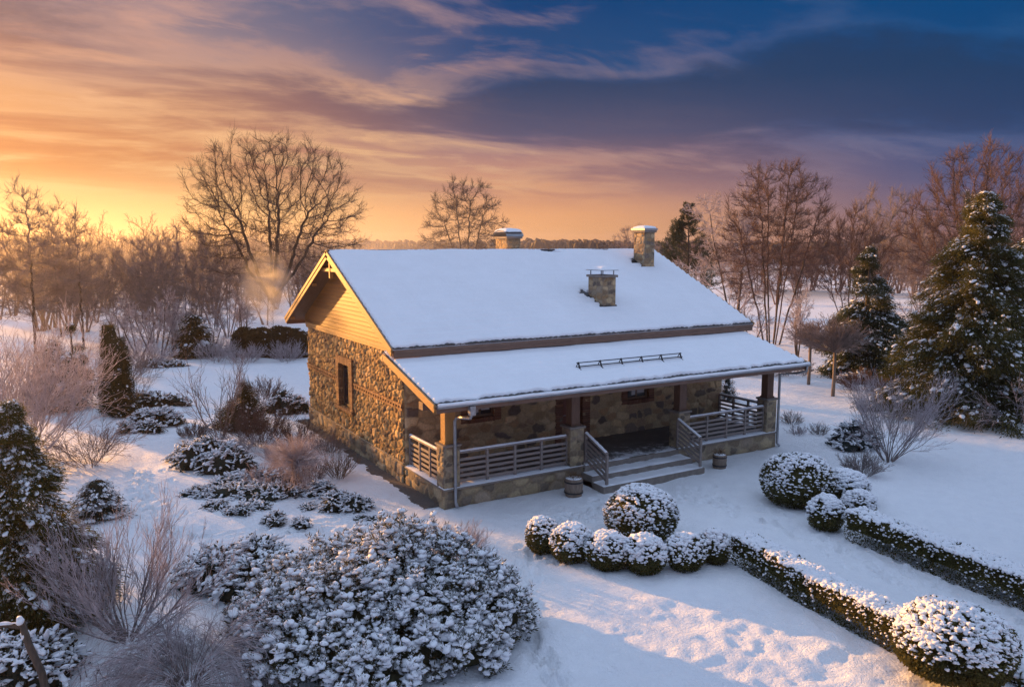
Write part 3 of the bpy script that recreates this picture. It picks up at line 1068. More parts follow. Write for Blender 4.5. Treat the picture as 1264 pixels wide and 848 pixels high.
    # barge boards on both gables, two boards each, and the eaves boards
    for gx, sg in ((XL, -1), (XR, 1)):
        for s in (-1, 1):
            ye = YE - 0.07 if s < 0 else YB + 0.07
            ze = ZE - 0.07 * SL
            mb = MB()
            up = (0, -SL * s * -1, 1)
            d = nrm(np.array((0, YR - ye, ZR - ze)))
            nn_ = np.array((0, -d[2], d[1])) * (1 if d[1] > 0 else -1)
            for (xo, lo, hi_) in ((gx + sg * 0.022, -0.30, -0.035), (gx + sg * 0.052, -0.145, -0.02)):
                c0 = np.array((xo, ye, ze)) + nn_ * (lo + hi_) / 2
                c1 = np.array((xo, YR, ZR)) + nn_ * (lo + hi_) / 2 + d * (0.02 if True else 0)
                bar(mb, c0, c1 + d * (-(lo + hi_) / 2 * 0 + 0.03), 0.03 if lo > -0.2 else 0.04, hi_ - lo, 0.005, 0, nn_)
            mb.build('barge_board', MT['wood_barge'], H)
    mb = MB()
    box(mb, XL + 0.03, XR - 0.03, YE - 0.045, YE - 0.012, ZE - 0.36, ZE - 0.10)
    box(mb, XL + 0.03, XR - 0.03, YE - 0.08, YE - 0.048, ZE - 0.20, ZE - 0.105)
    mb.build('fascia', MT['wood_beam'], H)
    mb = MB()
    box(mb, XL + 0.03, XR - 0.03, YB + 0.012, YB + 0.045, ZE - 0.36, ZE - 0.10)
    mb.build('fascia', MT['wood_beam'], H)
    # collar, king post, braces in the open gable end
    mb = MB()
    bar(mb, (XL + 0.12, YR - 1.05, 6.86), (XL + 0.12, YR + 1.05, 6.86), 0.10, 0.13)
    mb.build('collar_beam', MT['wood_barge'], H)
    mb = MB()
    box(mb, XL + 0.05, XL + 0.19, YR - 0.06, YR + 0.06, 6.55, 7.32)
    mb.build('king_post', MT['wood_barge'], H)
    for s in (-1, 1):
        for q in (0.36, 0.90):
            mb = MB()
            yy = YR + s * (YR - YE) * q
            zz = ZR - SL * abs(yy - YR) - 0.34
            box(mb, XL + 0.05, XL + 0.22, yy - 0.05, yy + 0.05, zz - 0.05, zz + 0.06)
            mb.build('purlin', MT['wood_barge'], H)

    # porch roof
    PY0, PZ0, PY1, PZ1, PX0, PX1 = -0.95, 3.44, 2.90, 4.45, XL, 14.71
    PS = (PZ1 - PZ0) / (PY1 - PY0)
    mb = MB()
    prof = [(PY0, PZ0 - 0.05), (PY1, PZ1 - 0.05), (PY1, PZ1 - 0.17), (PY0, PZ0 - 0.17)]
    V = [(x, y, z) for x in (PX0 + 0.03, PX1 - 0.03) for y, z in prof]
    mb.add(V, [(0, 1, 2, 3), (4, 7, 6, 5)] + [(i, i + 4, (i + 1) % 4 + 4, (i + 1) % 4) for i in range(4)], None, 1)
    slope_sheet(mb, PX0, PX1, PY0 - 0.05, PZ0 - 0.05 - 0.05 * PS + 0.012, PY1, PZ1 - 0.05 + 0.012, 60, 520, tile_fn)
    proof = mb.build('porch_roof', [MT['tile'], MT['soffit']], H)
    Lp = math.hypot(PY1 - PY0, PZ1 - PZ0)
    mb = MB()
    slope_sheet(mb, PX0 - 0.01, PX1 + 0.01, PY0 - 0.05, PZ0 - 0.045 - 0.05 * PS, PY1, PZ1 - 0.045, 160, 520, snow_fn(0.080, 15, Lp, PX0 + 0.02, PX1 - 0.03, 0.14))
    mb.build('snow', MT['roof_snow'], proof)
    for gx, sg in ((PX0, -1), (PX1, 1)):
        mb = MB()
        d = nrm(np.array((0, PY1 - PY0, PZ1 - PZ0)))
        nn_ = np.array((0, -d[2], d[1]))
        for (xo, lo, hi_, th_) in ((gx + sg * 0.022, -0.27, -0.03, 0.04), (gx + sg * 0.052, -0.135, -0.015, 0.03)):
            c0 = np.array((xo, PY0 - 0.06, PZ0 - 0.06 * PS)) + nn_ * (lo + hi_) / 2
            c1 = np.array((xo, 2.75, PZ0 + (2.75 - PY0) * PS)) + nn_ * (lo + hi_) / 2
            bar(mb, c0, c1, th_, hi_ - lo, 0.005, 0, nn_)
        mb.build('barge_board', MT['wood_barge'], H)
    mb = MB()
    box(mb, PX0 + 0.03, PX1 - 0.03, PY0 - 0.04, PY0 - 0.008, PZ0 - 0.30, PZ0 - 0.08)
    mb.build('fascia', MT['wood_beam'], H)
    # gutter with a lip of snow
    mb = MB()
    n = 9
    a = np.linspace(np.pi, 2 * np.pi, n)
    ring = np.stack([PY0 - 0.115 + 0.07 * np.cos(a), PZ0 - 0.10 + 0.065 * np.sin(a)], 1)
    inner = np.stack([PY0 - 0.115 + 0.06 * np.cos(a[::-1]), PZ0 - 0.10 + 0.055 * np.sin(a[::-1])], 1)
    loop = np.concatenate([ring, inner])
    V = [(x, y, z) for x in (PX0 + 0.02, PX1 + 0.02) for y, z in loop]
    m_ = len(loop)
    mb.add(V, [(i, (i + 1) % m_, (i + 1) % m_ + m_, i + m_) for i in range(m_)], None, 0, True)
    gut = mb.build('gutter', MT['metal'], H)
    mb = MB()
    xs_ = np.arange(PX0 + 0.04, PX1, 0.06)
    pts = np.stack([xs_, np.full(len(xs_), PY0 - 0.12), PZ0 - 0.065 + 0.012 * fbm(xs_ / 0.3, xs_ * 0, 3, 8)], 1)
    tube(mb, pts, 0.055 + 0.01 * fbm(xs_ / 0.2, xs_ * 0, 2, 18), 8)
    mb.build('snow', MT['snow'], gut)
    for gx, gy, top in ((0.36, -0.07, True), (14.28, -0.06, False)):
        mb = MB()
        if top:
            box(mb, gx - 0.09, gx + 0.09, PY0 - 0.19, PY0 - 0.03, PZ0 - 0.44, PZ0 - 0.17)
            tube(mb, [(gx - 0.02, PY0 - 0.11, PZ0 - 0.42), (gx - 0.03, PY0 - 0.08, PZ0 - 0.52), (gx - 0.05, gy - 0.12, PZ0 - 0.66), (gx - 0.05, gy, PZ0 - 0.80), (gx - 0.05, gy, 0.18), (gx - 0.05, gy - 0.12, 0.06)], 0.05, 10)
        else:
            tube(mb, [(gx + 0.30, PY0 - 0.11, PZ0 - 0.14), (gx + 0.30, PY0 - 0.10, PZ0 - 0.34), (gx + 0.22, PY0 + 0.2, PZ0 - 0.46), (gx, gy, PZ0 - 0.58), (gx, gy, 0.15), (gx, gy - 0.12, 0.05)], 0.05, 10)
        for zz in (0.7, 1.9):
            tube(mb, [(gx - (0.05 if top else 0), gy, zz), (gx - (0.05 if top else 0), gy, zz + 0.03)], 0.06, 10)
        mb.build('downpipe', MT['metal'], H)
    # snow guard on the porch roof
    def pz(y):
        return PZ0 + (y - PY0) * PS
    mb = MB()
    for yy, hh in ((0.24, 0.10), (0.30, 0.20)):
        tube(mb, [(4.95, yy, pz(yy) + hh), (9.50, yy, pz(yy) + hh)], 0.017, 8)
    for k in range(6):
        x = 5.02 + k * 0.885
        bar(mb, (x, 0.14, pz(0.14) + 0.02), (x, 0.42, pz(0.42) + 0.02), 0.05, 0.03)
        bar(mb, (x, 0.20, pz(0.2) + 0.0), (x, 0.31, pz(0.31) + 0.22), 0.035, 0.05, up=(1, 0, 0))
        bar(mb, (x, 0.42, pz(0.42) + 0.02), (x, 0.31, pz(0.31) + 0.21), 0.03, 0.02, up=(1, 0, 0))
    mb.build('snow_guard', MT['black_metal'], H)

    # chimneys
    def chimney(x0, x1, y0, y1, zb, zt_, hood, label):
        mb = MB()
        for (o, u, w) in (((x0, y1, zb), (0, -1, 0), y1 - y0), ((x0, y0, zb), (1, 0, 0), x1 - x0), ((x1, y0, zb), (0, 1, 0), y1 - y0), ((x1, y1, zb), (-1, 0, 0), x1 - x0)):
            stone_panel(mb, o, u, v_, w, zt_ - zb, 0.03, (0.27, 0.17), 0.03, int(x0 * 10) + int(abs(u[0]) * 7), STONES, (0.26, 0.2, 0.13))
        ch = mb.build('chimney', MT['stone'], H, True)
        ch['label'] = label
        mb = MB()
        box(mb, x0 - 0.07, x1 + 0.07, y0 - 0.07, y1 + 0.07, zt_, zt_ + 0.09, 0.015)
        mb.build('cap', MT['slab'], ch)
        zc = zt_ + 0.09
        mb = MB()
        cx, cy, hx, hy = (x0 + x1) / 2, (y0 + y1) / 2, (x1 - x0) / 2 + 0.10, (y1 - y0) / 2 + 0.10
        if hood == 'legs':
            for sx in (-1, 1):
                for sy in (-1, 1):
                    box(mb, cx + sx * (hx - 0.16) - 0.02, cx + sx * (hx - 0.16) + 0.02, cy + sy * (hy - 0.16) - 0.02, cy + sy * (hy - 0.16) + 0.02, zc, zc + 0.17)
            z0 = zc + 0.17
            V = [(cx - hx, cy - hy, z0), (cx + hx, cy - hy, z0), (cx + hx, cy + hy, z0), (cx - hx, cy + hy, z0), (cx - 0.1, cy - 0.25, z0 + 0.12), (cx + 0.1, cy - 0.25, z0 + 0.12), (cx + 0.1, cy + 0.25, z0 + 0.12), (cx - 0.1, cy + 0.25, z0 + 0.12)]
            mb.add(V, [(0, 3, 2, 1), (4, 5, 6, 7), (0, 1, 5, 4), (1, 2, 6, 5), (2, 3, 7, 6), (3, 0, 4, 7)])
            hgt, zs = 0.14, z0 + 0.06
        elif hood == 'arch':
            n = 12
            a = np.linspace(0, np.pi, n)
            for kk, r in enumerate((1.0, 0.93)):
                pass
            yy = cy - hy * np.cos(a)
            zz = zc + 0.26 * np.sin(a) + 0.02
            V = [(x, y, z) for x in (cx - hx, cx + hx) for y, z in zip(yy, zz)]
            mb.add(V, [(i, i + 1, i + n + 1, i + n) for i in range(n - 1)], None, 0, True)
            V2 = [(x, y, z - 0.025) for x, y, z in V]
            mb.add(V2, [(i, i + n, i + n + 1, i + 1) for i in range(n - 1)], None, 0, True)
            hgt, zs = 0.16, zc + 0.20
        else:
            box(mb, cx - hx, cx + hx, cy - hy, cy + hy, zc, zc + 0.10)
            hgt, zs = 0.12, zc + 0.09
        mb.build('hood', MT['metal'], ch)
        mb = MB()
        n = 12
        xx, yy = np.meshgrid(np.linspace(-1, 1, n), np.linspace(-1, 1, n))
        zz = zs + hgt * (1 - xx ** 4) ** 0.5 * (1 - yy ** 4) ** 0.5 + 0.02 * fbm(xx * 3, yy * 3, 2, 3)
        if hood == 'legs':
            zz = zs - 0.04 + hgt * (1 - np.maximum(abs(xx), abs(yy)) ** 3)
        V = np.stack([cx + xx * hx * 0.98, cy + yy * hy * 0.98, zz], -1).reshape(-1, 3)
        i = np.arange(n - 1)[:, None] * n + np.arange(n - 1)[None]
        mb.add(V, np.stack([i, i + 1, i + n + 1, i + n], -1).reshape(-1, 4), None, 0, True)
        mb.build('snow', MT['snow'], ch)
        mb = MB()
        e = 0.10
        def rz(y):
            return ZR - SL * abs(y - YR)
        for (ya, yb) in ((y0 - e, y1 + e),):
            for xa, xb in ((x0 - e, x0 - 0.01), (x1 + 0.01, x1 + 0.05)):
                V = [(xa, ya, rz(ya) + 0.03), (xb, ya, rz(ya) + 0.05), (xb, yb, rz(yb) + 0.05), (xa, yb, rz(yb) + 0.03)]
                mb.add(V, [(0, 1, 2, 3)])
            V = [(x0 - e, y0 - e, rz(y0 - e) + 0.03), (x1 + 0.05, y0 - e, rz(y0 - e) + 0.03), (x1 + 0.05, y0, rz(y0) + 0.08), (x0 - e, y0, rz(y0) + 0.08)]
            mb.add(V, [(0, 1, 2, 3)])
        mb.build('flashing', MT['black_metal'], ch)

    chimney(8.52, 9.16, 3.66, 4.56, 5.2, 6.55, 'legs', 'squat stone chimney low on the front slope with a raised metal hood')
    chimney(13.0, 13.56, 6.52, 7.26, 6.6, 8.33, 'flat', 'tall stone chimney near the far end of the ridge with a flat snowy cap')
    chimney(7.30, 7.95, 8.75, 9.75, 6.8, 8.05, 'arch', 'stone chimney behind the ridge under an arched metal hood')

    # --- porch
    mb = MB()
    box(mb, 0.05, WX1 - 0.1, 0.06, WY0 + 0.1, 0.30, ZF, 0.01)
    mb.build('porch_floor', MT['floor'], H)
    # plinth walls under the railings
    mb = MB()
    stone_panel(mb, (0.0, 0.02, -0.15), (1, 0, 0), v_, 5.07, 0.69, 0.04, (0.55, 0.40), 0.05, 101, PLINTH, (0.26, 0.2, 0.13), (), 0.12)
    stone_panel(mb, (0.0, WY0, -0.15), u_g, v_, WY0 - 0.02, 0.69, 0.04, (0.5, 0.36), 0.05, 103, PLINTH, (0.36, 0.28, 0.17))
    box(mb, 0.02, 5.05, 0.04, 0.44, -0.15, 0.54, 0.01, 0, (0.25, 0.2, 0.14))
    stone_panel(mb, (5.07, 0.02, -0.15), (0, 1, 0), v_, 0.4, 0.69, 0.05, (0.5, 0.36), 0.03, 104, PLINTH)
    mb.build('plinth', MT['stone'], H, True)
    mb = MB()
    stone_panel(mb, (9.20, 0.02, -0.15), (1, 0, 0), v_, 5.07, 0.69, 0.04, (0.6, 0.42), 0.04, 105, PLINTH, (0.30, 0.24, 0.16), (), 0.12)
    stone_panel(mb, (14.27, 0.02, -0.15), (0, 1, 0), v_, 2.9, 0.69, 0.06, (0.5, 0.36), 0.04, 106, PLINTH)
    stone_panel(mb, (9.20, 0.45, -0.15), u_g, v_, 0.43, 0.69, 0.05, (0.5, 0.36), 0.03, 107, PLINTH)
    box(mb, 9.22, 14.25, 0.04, 0.44, -0.15, 0.54, 0.01, 0, (0.25, 0.2, 0.14))
    mb.build('plinth', MT['stone'], H, True)

    def ledge(parts):
        mb, sn = MB(), MB()
        for (x0, x1, y0, y1) in parts:
            box(mb, x0, x1, y0, y1, 0.54, 0.60, 0.01)
            nx, ny = max(4, int((x1 - x0) / 0.06)), max(4, int((y1 - y0) / 0.06))
            xx, yy = np.meshgrid(np.linspace(x0 + 0.01, x1 - 0.01, nx), np.linspace(y0 + 0.01, y1 - 0.01, ny))
            e = np.minimum(np.minimum(xx - x0, x1 - xx), np.minimum(yy - y0, y1 - yy)) - 0.01
            zz = 0.598 + (0.035 + 0.02 * fbm(xx / 0.2, yy / 0.2, 3, 4)) * np.clip(e / 0.04, 0, 1) ** 0.5
            V = np.stack([xx, yy, zz], -1).reshape(-1, 3)
            i = np.arange(ny - 1)[:, None] * nx + np.arange(nx - 1)[None]
            sn.add(V, np.stack([i, i + 1, i + nx + 1, i + nx], -1).reshape(-1, 4), None, 0, True)
        lo = mb.build('ledge', MT['slab'], H)
        sn.build('snow', MT['snow'], lo)
    ledge([(-0.06, 5.10, -0.06, 0.44), (-0.057, 0.38, 0.443, WY0 - 0.02)])
    ledge([(9.18, 14.33, -0.06, 0.44), (13.9, 14.327, 0.443, WY0 - 0.02)])
    # piers and posts
    for k, (x0, x1) in enumerate(((-0.02, 0.50), (4.52, 5.06), (9.21, 9.73), (13.72, 14.23))):
        mb = MB()
        y0, y1 = 0.0, 0.50
        for (o, u, w) in (((x0, y1, 0.60), (0, -1, 0), y1 - y0), ((x0, y0, 0.60), (1, 0, 0), x1 - x0), ((x1, y0, 0.60), (0, 1, 0), y1 - y0), ((x1, y1, 0.60), (-1, 0, 0), x1 - x0)):
            stone_panel(mb, o, u, v_, w, 1.26, 0.03, (0.26, 0.17), 0.035, 120 + k * 5 + int(abs(u[0]) * 2), PLINTH, (0.30, 0.24, 0.16))
        pier = mb.build('pier', MT['stone'], H, True)
        mb = MB()
        box(mb, x0 - 0.05, x1 + 0.05, y0 - 0.05, y1 + 0.05, 1.86, 1.93, 0.012)
        mb.build('cap', MT['slab'], pier)
        cx = (x0 + x1) / 2
        mb = MB()
        box(mb, cx - 0.17, cx + 0.17, 0.09, 0.41, 1.93, 3.02, 0.012)
        box(mb, cx - 0.20, cx + 0.20, 0.06, 0.44, 1.93, 1.99, 0.01)
        mb.build('post', MT['wood_barge'] if k == 0 else MT['wood_dark'], H)  # sunlight put into the corner post's colour: lighter timber than the others
    mb = MB()
    box(mb, XL + 0.1, 14.6, 0.10, 0.40, 3.02, 3.26, 0.012)
    mb.build('beam', MT['wood_beam'], H)
    mb = MB()
    for k in range(17):
        x = -0.25 + k * 0.9
        bar(mb, (x, PY0 + 0.02, PZ0 - 0.235), (x, PY1 - 0.05, PZ1 - 0.235 - 0.05 * PS), 0.09, 0.12)
    mb.build('rafter', MT['wood_beam'], H)

    # railings: horizontal bars between uprights
    def railing(p0, p1, zb0, zb1, n_up, label=None, nb=6, hgt=0.93, snow=True):
        p0, p1 = np.array(p0, float), np.array(p1, float)
        mb, tr, sn = MB(), MB(), MB()
        for k in range(nb):
            f = 0.05 + k * (hgt - 0.12) / (nb - 1)
            if k == nb - 1:
                continue
            bar(mb, (*p0, zb0 + f), (*p1, zb1 + f), 0.035, 0.085)
        dz = (zb1 - zb0)
        for k in range(n_up):
            q = p0 + (p1 - p0) * (k / (n_up - 1))
            zb = zb0 + dz * k / (n_up - 1)
            box(mb, q[0] - 0.042, q[0] + 0.042, q[1] - 0.042, q[1] + 0.042, zb - 0.06, zb + hgt - 0.03)
        bar(tr, (*p0, zb0 + hgt), (*p1, zb1 + hgt), 0.13, 0.055)
        r = mb.build('railing', MT['wood_rail'], H)
        if label:
            r['label'] = label
        t = tr.build('top_rail', MT['wood_rail'], r)
        s = np.linspace(0.01, 0.99, 40)[:, None]
        pts = np.concatenate([p0 + (p1 - p0) * s, zb0 + hgt + 0.022 + dz * s], 1)
        sn_r = 0.052 + 0.012 * fbm(s[:, 0] * 30, s[:, 0] * 0, 3, int(p0[0] * 3 + 50))
        L = np.linalg.norm(p1 - p0)
        tv, tq = tubes(pts[None], sn_r[None], 8)
        tv[:, 2] = np.where(tv[:, 2] > 0, tv[:, 2], tv[:, 2])
        sn.add(tv, tq, None, 0, True)
        sn.build('snow', MT['snow'], r)
    railing((0.54, 0.18), (4.50, 0.18), 0.68, 0.68, 5)
    railing((9.76, 0.18), (13.70, 0.18), 0.68, 0.68, 5)
    railing((0.14, 0.52), (0.14, 2.85), 0.68, 0.68, 4)
    railing((14.10, 0.52), (14.10, 2.85), 0.68, 0.68, 4)
    railing((5.12, -0.02), (5.12, -1.16), 0.74, 0.30, 2, 'sloping stair railing')
    railing((9.14, -0.02), (9.14, -1.16), 0.74, 0.30, 2, 'sloping stair railing')
    # steps
    for k, (ye, zt_) in enumerate(((-0.05, 0.57), (-0.62, 0.38), (-1.22, 0.19))):
        mb = MB()
        x0, x1 = 5.075 - 0.0, 9.195
        if k:
            x0, x1 = 4.96, 9.32
        box(mb, x0, x1, ye, 0.10 + k * 0.002, -0.10 if k else 0.25, zt_, 0.012, 0)
        st = mb.build('step', MT['slab'], H)
        mb = MB()
        yb = (0.5, -0.06, -0.63)[k]
        nx, ny = 90, 12
        xx, yy = np.meshgrid(np.linspace(x0 + 0.02, x1 - 0.02, nx), np.linspace(ye + 0.02, yb, ny))
        e = np.minimum(np.minimum(xx - x0, x1 - xx), yy - ye) - 0.02
        n_ = fbm(xx / 0.35, yy / 0.35, 4, 30 + k)
        zz = zt_ - 0.006 + (0.035 + 0.05 * n_) * np.clip(e / 0.05, 0, 1) ** 0.5
        if k == 0:
            zz = zz - 0.03 * np.clip((yy - 0.1) / 0.3, 0, 1) - 0.02
        V = np.stack([xx, yy, zz], -1).reshape(-1, 3)
        i = np.arange(ny - 1)[:, None] * nx + np.arange(nx - 1)[None]
        mb.add(V, np.stack([i, i + 1, i + nx + 1, i + nx], -1).reshape(-1, 4), None, 0, True)
        mb.build('snow', MT['snow'], st)
    # door and front windows
    mb = MB()
    box(mb, dx0 + 0.02, dx1 - 0.02, WY0 + 0.10, WY0 + 0.16, ZF, 2.72)
    for (za, zb) in ((0.75, 1.25), (1.4, 2.5)):
        box(mb, dx0 + 0.16, dx1 - 0.16, WY0 + 0.085, WY0 + 0.10, za, zb, 0.01)
    door = mb.build('door', MT['door'], H)
    mb = MB()
    tube(mb, [(dx0 + 0.1, WY0 + 0.10, 1.55), (dx0 + 0.1, WY0 + 0.04, 1.55), (dx0 + 0.22, WY0 + 0.04, 1.55)], 0.012, 8)
    mb.build('handle', MT['metal'], door)
    mb = MB()
    dkb = ((0.17, 0.075, 0.045), (0.14, 0.06, 0.04), (0.20, 0.09, 0.05))
    for xa, xb in ((dx0 - 0.30, dx0 + 0.01), (dx1 - 0.01, dx1 + 0.34)):
        mb = MB()
        bricks(mb, xa, xb, WY0 - 0.075, WY0 + 0.16, ZF, 2.95, 'z', 28, rng, dkb)
        mb.build('brick_jamb', MT['brick'], door, True)
    for (x0, x1, z0, z1) in wins:
        w = MB()
        box(w, x0, x0 + 0.08, WY0 + 0.06, WY0 + 0.13, z0, z1)
        box(w, x1 - 0.08, x1, WY0 + 0.06, WY0 + 0.13, z0, z1)
        box(w, x0 + 0.08, x1 - 0.08, WY0 + 0.063, WY0 + 0.127, z0, z0 + 0.09)
        box(w, x0 + 0.08, x1 - 0.08, WY0 + 0.063, WY0 + 0.127, z1 - 0.09, z1)
        box(w, (x0 + x1) / 2 - 0.04, (x0 + x1) / 2 + 0.04, WY0 + 0.067, WY0 + 0.123, z0 + 0.09, z1 - 0.09)
        win = w.build('window', MT['frame'], H)
        g = MB()
        box(g, x0 + 0.05, x1 - 0.05, WY0 + 0.10, WY0 + 0.108, z0 + 0.05, z1 - 0.05, 0.001)
        g.build('pane', MT['glass'], win)
        c_ = MB()  # two pale strips just in front of the pane
        box(c_, x0 + 0.32, x0 + 0.50, WY0 + 0.088, WY0 + 0.097, z0 + 0.16, z1 - 0.1, 0.002)
        box(c_, x0 + 0.60, x1 - 0.13, WY0 + 0.088, WY0 + 0.097, z0 + 0.22, z1 - 0.1, 0.002)
        c_.build('pale_strip', MT['pale_strip'], win)
        s = MB()
        dk = ((0.17, 0.075, 0.045), (0.14, 0.06, 0.04), (0.20, 0.09, 0.05))
        bricks(s, x0 - 0.26, x0, WY0 - 0.07, WY0 + 0.14, z0 - 0.15, z1, 'z', 13, rng, dk)
        bricks(s, x1, x1 + 0.26, WY0 - 0.07, WY0 + 0.14, z0 - 0.15, z1, 'z', 13, rng, dk)
        bricks(s, x0, x1, WY0 - 0.085, WY0 + 0.14, z0 - 0.16, z0, 'x', 11, rng, dk)
        s.build('surround', MT['brick'], win, True)


build_house()


def barrel(px, py, h, r, label, taper=0.9, stalks=True):
    g = G(px, py)
    g[2] = float(gz(g[0], g[1])) - 0.02
    o = thing('barrel', g, label, 'barrel', 'wooden tubs beside the porch')
    mb = MB()
    n = 26
    zs = np.array([0, 0.02, h * 0.3, h * 0.62, h - 0.02, h, h, h - 0.07])
    rs = r * np.array([taper * 0.98, taper, 0.98, 1.03, 1.0, 0.99, 0.90, 0.90])
    a = np.arange(n) / n * 2 * np.pi
    wob = 1 - 0.02 * (np.arange(n) % 2)
    V = np.stack([rs[:, None] * np.cos(a) * wob, rs[:, None] * np.sin(a) * wob, zs[:, None] + 0 * a], -1)
    i = np.arange(len(zs) - 1)[:, None] * n + np.arange(n)[None]
    i2 = np.arange(len(zs) - 1)[:, None] * n + (np.arange(n)[None] + 1) % n
    mb.add(V.reshape(-1, 3), np.stack([i, i2, i2 + n, i + n], -1).reshape(-1, 4))
    mb.build('staves', MT['barrel'], o)
    for z in (h * 0.2, h * 0.78):
        mb = MB()
        tube(mb, [(0, 0, z), (0, 0, z + 0.05)], r * 1.035, 26, cap=False)
        mb.build('hoop', MT['black_metal'], o)
    mb = MB()
    V, Fc = ICO2
    mb.add(V * np.array((r * 0.92, r * 0.92, 0.07)) + np.array((0, 0, h - 0.04)), None, Fc, 0, True)
    mb.build('snow', MT['snow'], o)
    if stalks:
        rng = np.random.default_rng(int(px))
        mb = MB()
        k = 60
        p = np.stack([rng.uniform(-r, r, k) * 0.6, rng.uniform(-r, r, k) * 0.6, np.full(k, h - 0.03)], 1)
        d = nrm(np.stack([rng.normal(0, 0.5, k), rng.normal(0, 0.5, k), np.ones(k)], 1))
        mid = p + d * 0.13
        end = mid + nrm(d + rng.normal(0, 0.6, (k, 3))) * 0.14
        Vt, Qt = tubes(np.stack([p, mid, end], 1), np.tile([0.006, 0.005, 0.003], (k, 1)), 4)
        mb.add(Vt, Qt)
        mb.build('stalks', MT['dry'], o)


barrel(708, 611, 0.58, 0.29, 'round wooden tub with snow on top beside the stair foot under the long railing')
barrel(888, 577, 0.50, 0.24, 'smaller wooden tub with dry stalks at the far end of the steps', 0.95)

#PLANTS
# ------------------------------------------------------------------ plants
def grow(rng, P0, D, L, R, K, wander, trop, rtip=0.35):
    N = len(P0)
    pts = np.empty((N, K + 1, 3))
    pts[:, 0] = P0
    d = nrm(D)
    for k in range(K):
        d = nrm(d + rng.normal(size=(N, 3)) * wander + np.array((0, 0, 1.0)) * trop)
        pts[:, k + 1] = pts[:, k] + d * (L / K)[:, None]
    s = np.linspace(0, 1, K + 1)
    rad = R[:, None] * (1 - (1 - rtip) * s[None])
    return pts, rad


def sprout(rng, pts, rad, L, n, t0, t1, ang, lr, rr, fall=0.5, jit=0.25):
    """children of every branch: start points, directions, lengths, radii"""
    N, K1, _ = pts.shape
    t = t0 + (t1 - t0) * (np.arange(n)[None] + rng.uniform(0, 1, (N, n))) / n
    f = t * (K1 - 1)
    i = np.minimum(f.astype(int), K1 - 2)
    w = (f - i)[..., None]
    a = np.take_along_axis(pts, i[..., None].repeat(3, -1), 1)
    b = np.take_along_axis(pts, (i + 1)[..., None].repeat(3, -1), 1)
    P = a * (1 - w) + b * w
    T = nrm(b - a)
    r = np.take_along_axis(rad, i, 1) * (1 - w[..., 0]) + np.take_along_axis(rad, i + 1, 1) * w[..., 0]
    ref = np.where(np.abs(T[..., 2:]) < 0.9, np.array((0, 0, 1.0)), np.array((1.0, 0, 0)))
    A = nrm(np.cross(T, ref))
    B = np.cross(T, A)
    az = rng.uniform(0, 6.28, (N, 1)) + np.arange(n)[None] * 2.399 + rng.normal(0, 0.3, (N, n))
    an = ang * (1 + rng.normal(0, jit, (N, n)))
    an = an * (1 - 0.3 * t)
    D = np.cos(an)[..., None] * T + np.sin(an)[..., None] * (np.cos(az)[..., None] * A + np.sin(az)[..., None] * B)
    Lc = L[:, None] * lr * (1 - fall * t) * rng.uniform(0.7, 1.2, (N, n))
    return P.reshape(-1, 3), D.reshape(-1, 3), Lc.reshape(-1), np.minimum(r * rr, r * 0.85).reshape(-1)


def skeleton(rng, H, spec, trunk):
    """trunk = (P0, D, L, R) arrays; spec = list of levels -> [(pts, rad)] per level"""
    P, D, L, R = trunk
    out = []
    for k, s in enumerate(spec):
        if k:
            P, D, L, R = sprout(rng, pts, rad, L, s['n'], s.get('t0', 0.25), s.get('t1', 1.0), s['ang'], s['lr'], s.get('rr', 0.6), s.get('fall', 0.5))
            R = np.maximum(R, s.get('rmin', 0.004))
        pts, rad = grow(rng, P, D, L, R, s['K'], s['w'], s.get('trop', 0.0), s.get('rtip', 0.35))
        out.append((pts, rad, s['sides']))
    return out


def bare_tree(o, rng, H, trunk, spec, cut, mb_mat, tw_mat, keep=None, snowy=0.0, flop=None):
    sk = skeleton(rng, H, spec, trunk)
    a, b = MB(), MB()
    for k, (pts, rad, sd) in enumerate(sk):
        if flop is not None and k:
            pts = flop(pts)
        V, Q = tubes(pts, rad, sd)
        (a if k < cut else b).add(V, Q, None, 0, k < 3)
    t = a.build('trunk', mb_mat, o)
    b.build('crown', tw_mat, o)
    return sk


def colonize(rng, attr, nodes, par, step, d_inf, d_kill, iters=140, up=0.05, jit=0.12):
    """branches that grow into the free space of a crown"""
    pos = [np.array(p, float) for p in nodes]
    par = list(par)
    A = attr.copy()
    best = np.full(len(A), 1e9)
    who = np.zeros(len(A), int)
    new = list(range(len(pos)))
    kids = {}
    for it in range(iters):
        if len(A) == 0 or not new:
            break
        Nw = np.array([pos[i] for i in new])
        d = np.sqrt(((A[:, None] - Nw[None]) ** 2).sum(-1))
        j = d.argmin(1)
        dm = d[np.arange(len(A)), j]
        k = dm < best
        best[k] = dm[k]
        who[k] = np.array(new)[j[k]]
        keep = best > d_kill
        A, best, who = A[keep], best[keep], who[keep]
        act = best < d_inf
        if not act.any():
            break
        u = np.unique(who[act])
        Pn = np.array([pos[i] for i in u])
        idx = np.searchsorted(u, who[act])
        dv = nrm(A[act] - Pn[idx])
        S = np.zeros((len(u), 3))
        np.add.at(S, idx, dv)
        S = nrm(nrm(S) + np.array((0, 0, up)) + rng.normal(0, jit, S.shape))
        new = []
        for q, i in enumerate(u):
            p = Pn[q] + S[q] * step
            ks = kids.setdefault(i, [])
            if any(np.linalg.norm(p - pos[c]) < step * 0.35 for c in ks) or len(ks) > 3:
                continue
            pos.append(p)
            par.append(int(i))
            ks.append(len(pos) - 1)
            new.append(len(pos) - 1)
    return np.array(pos), np.array(par)


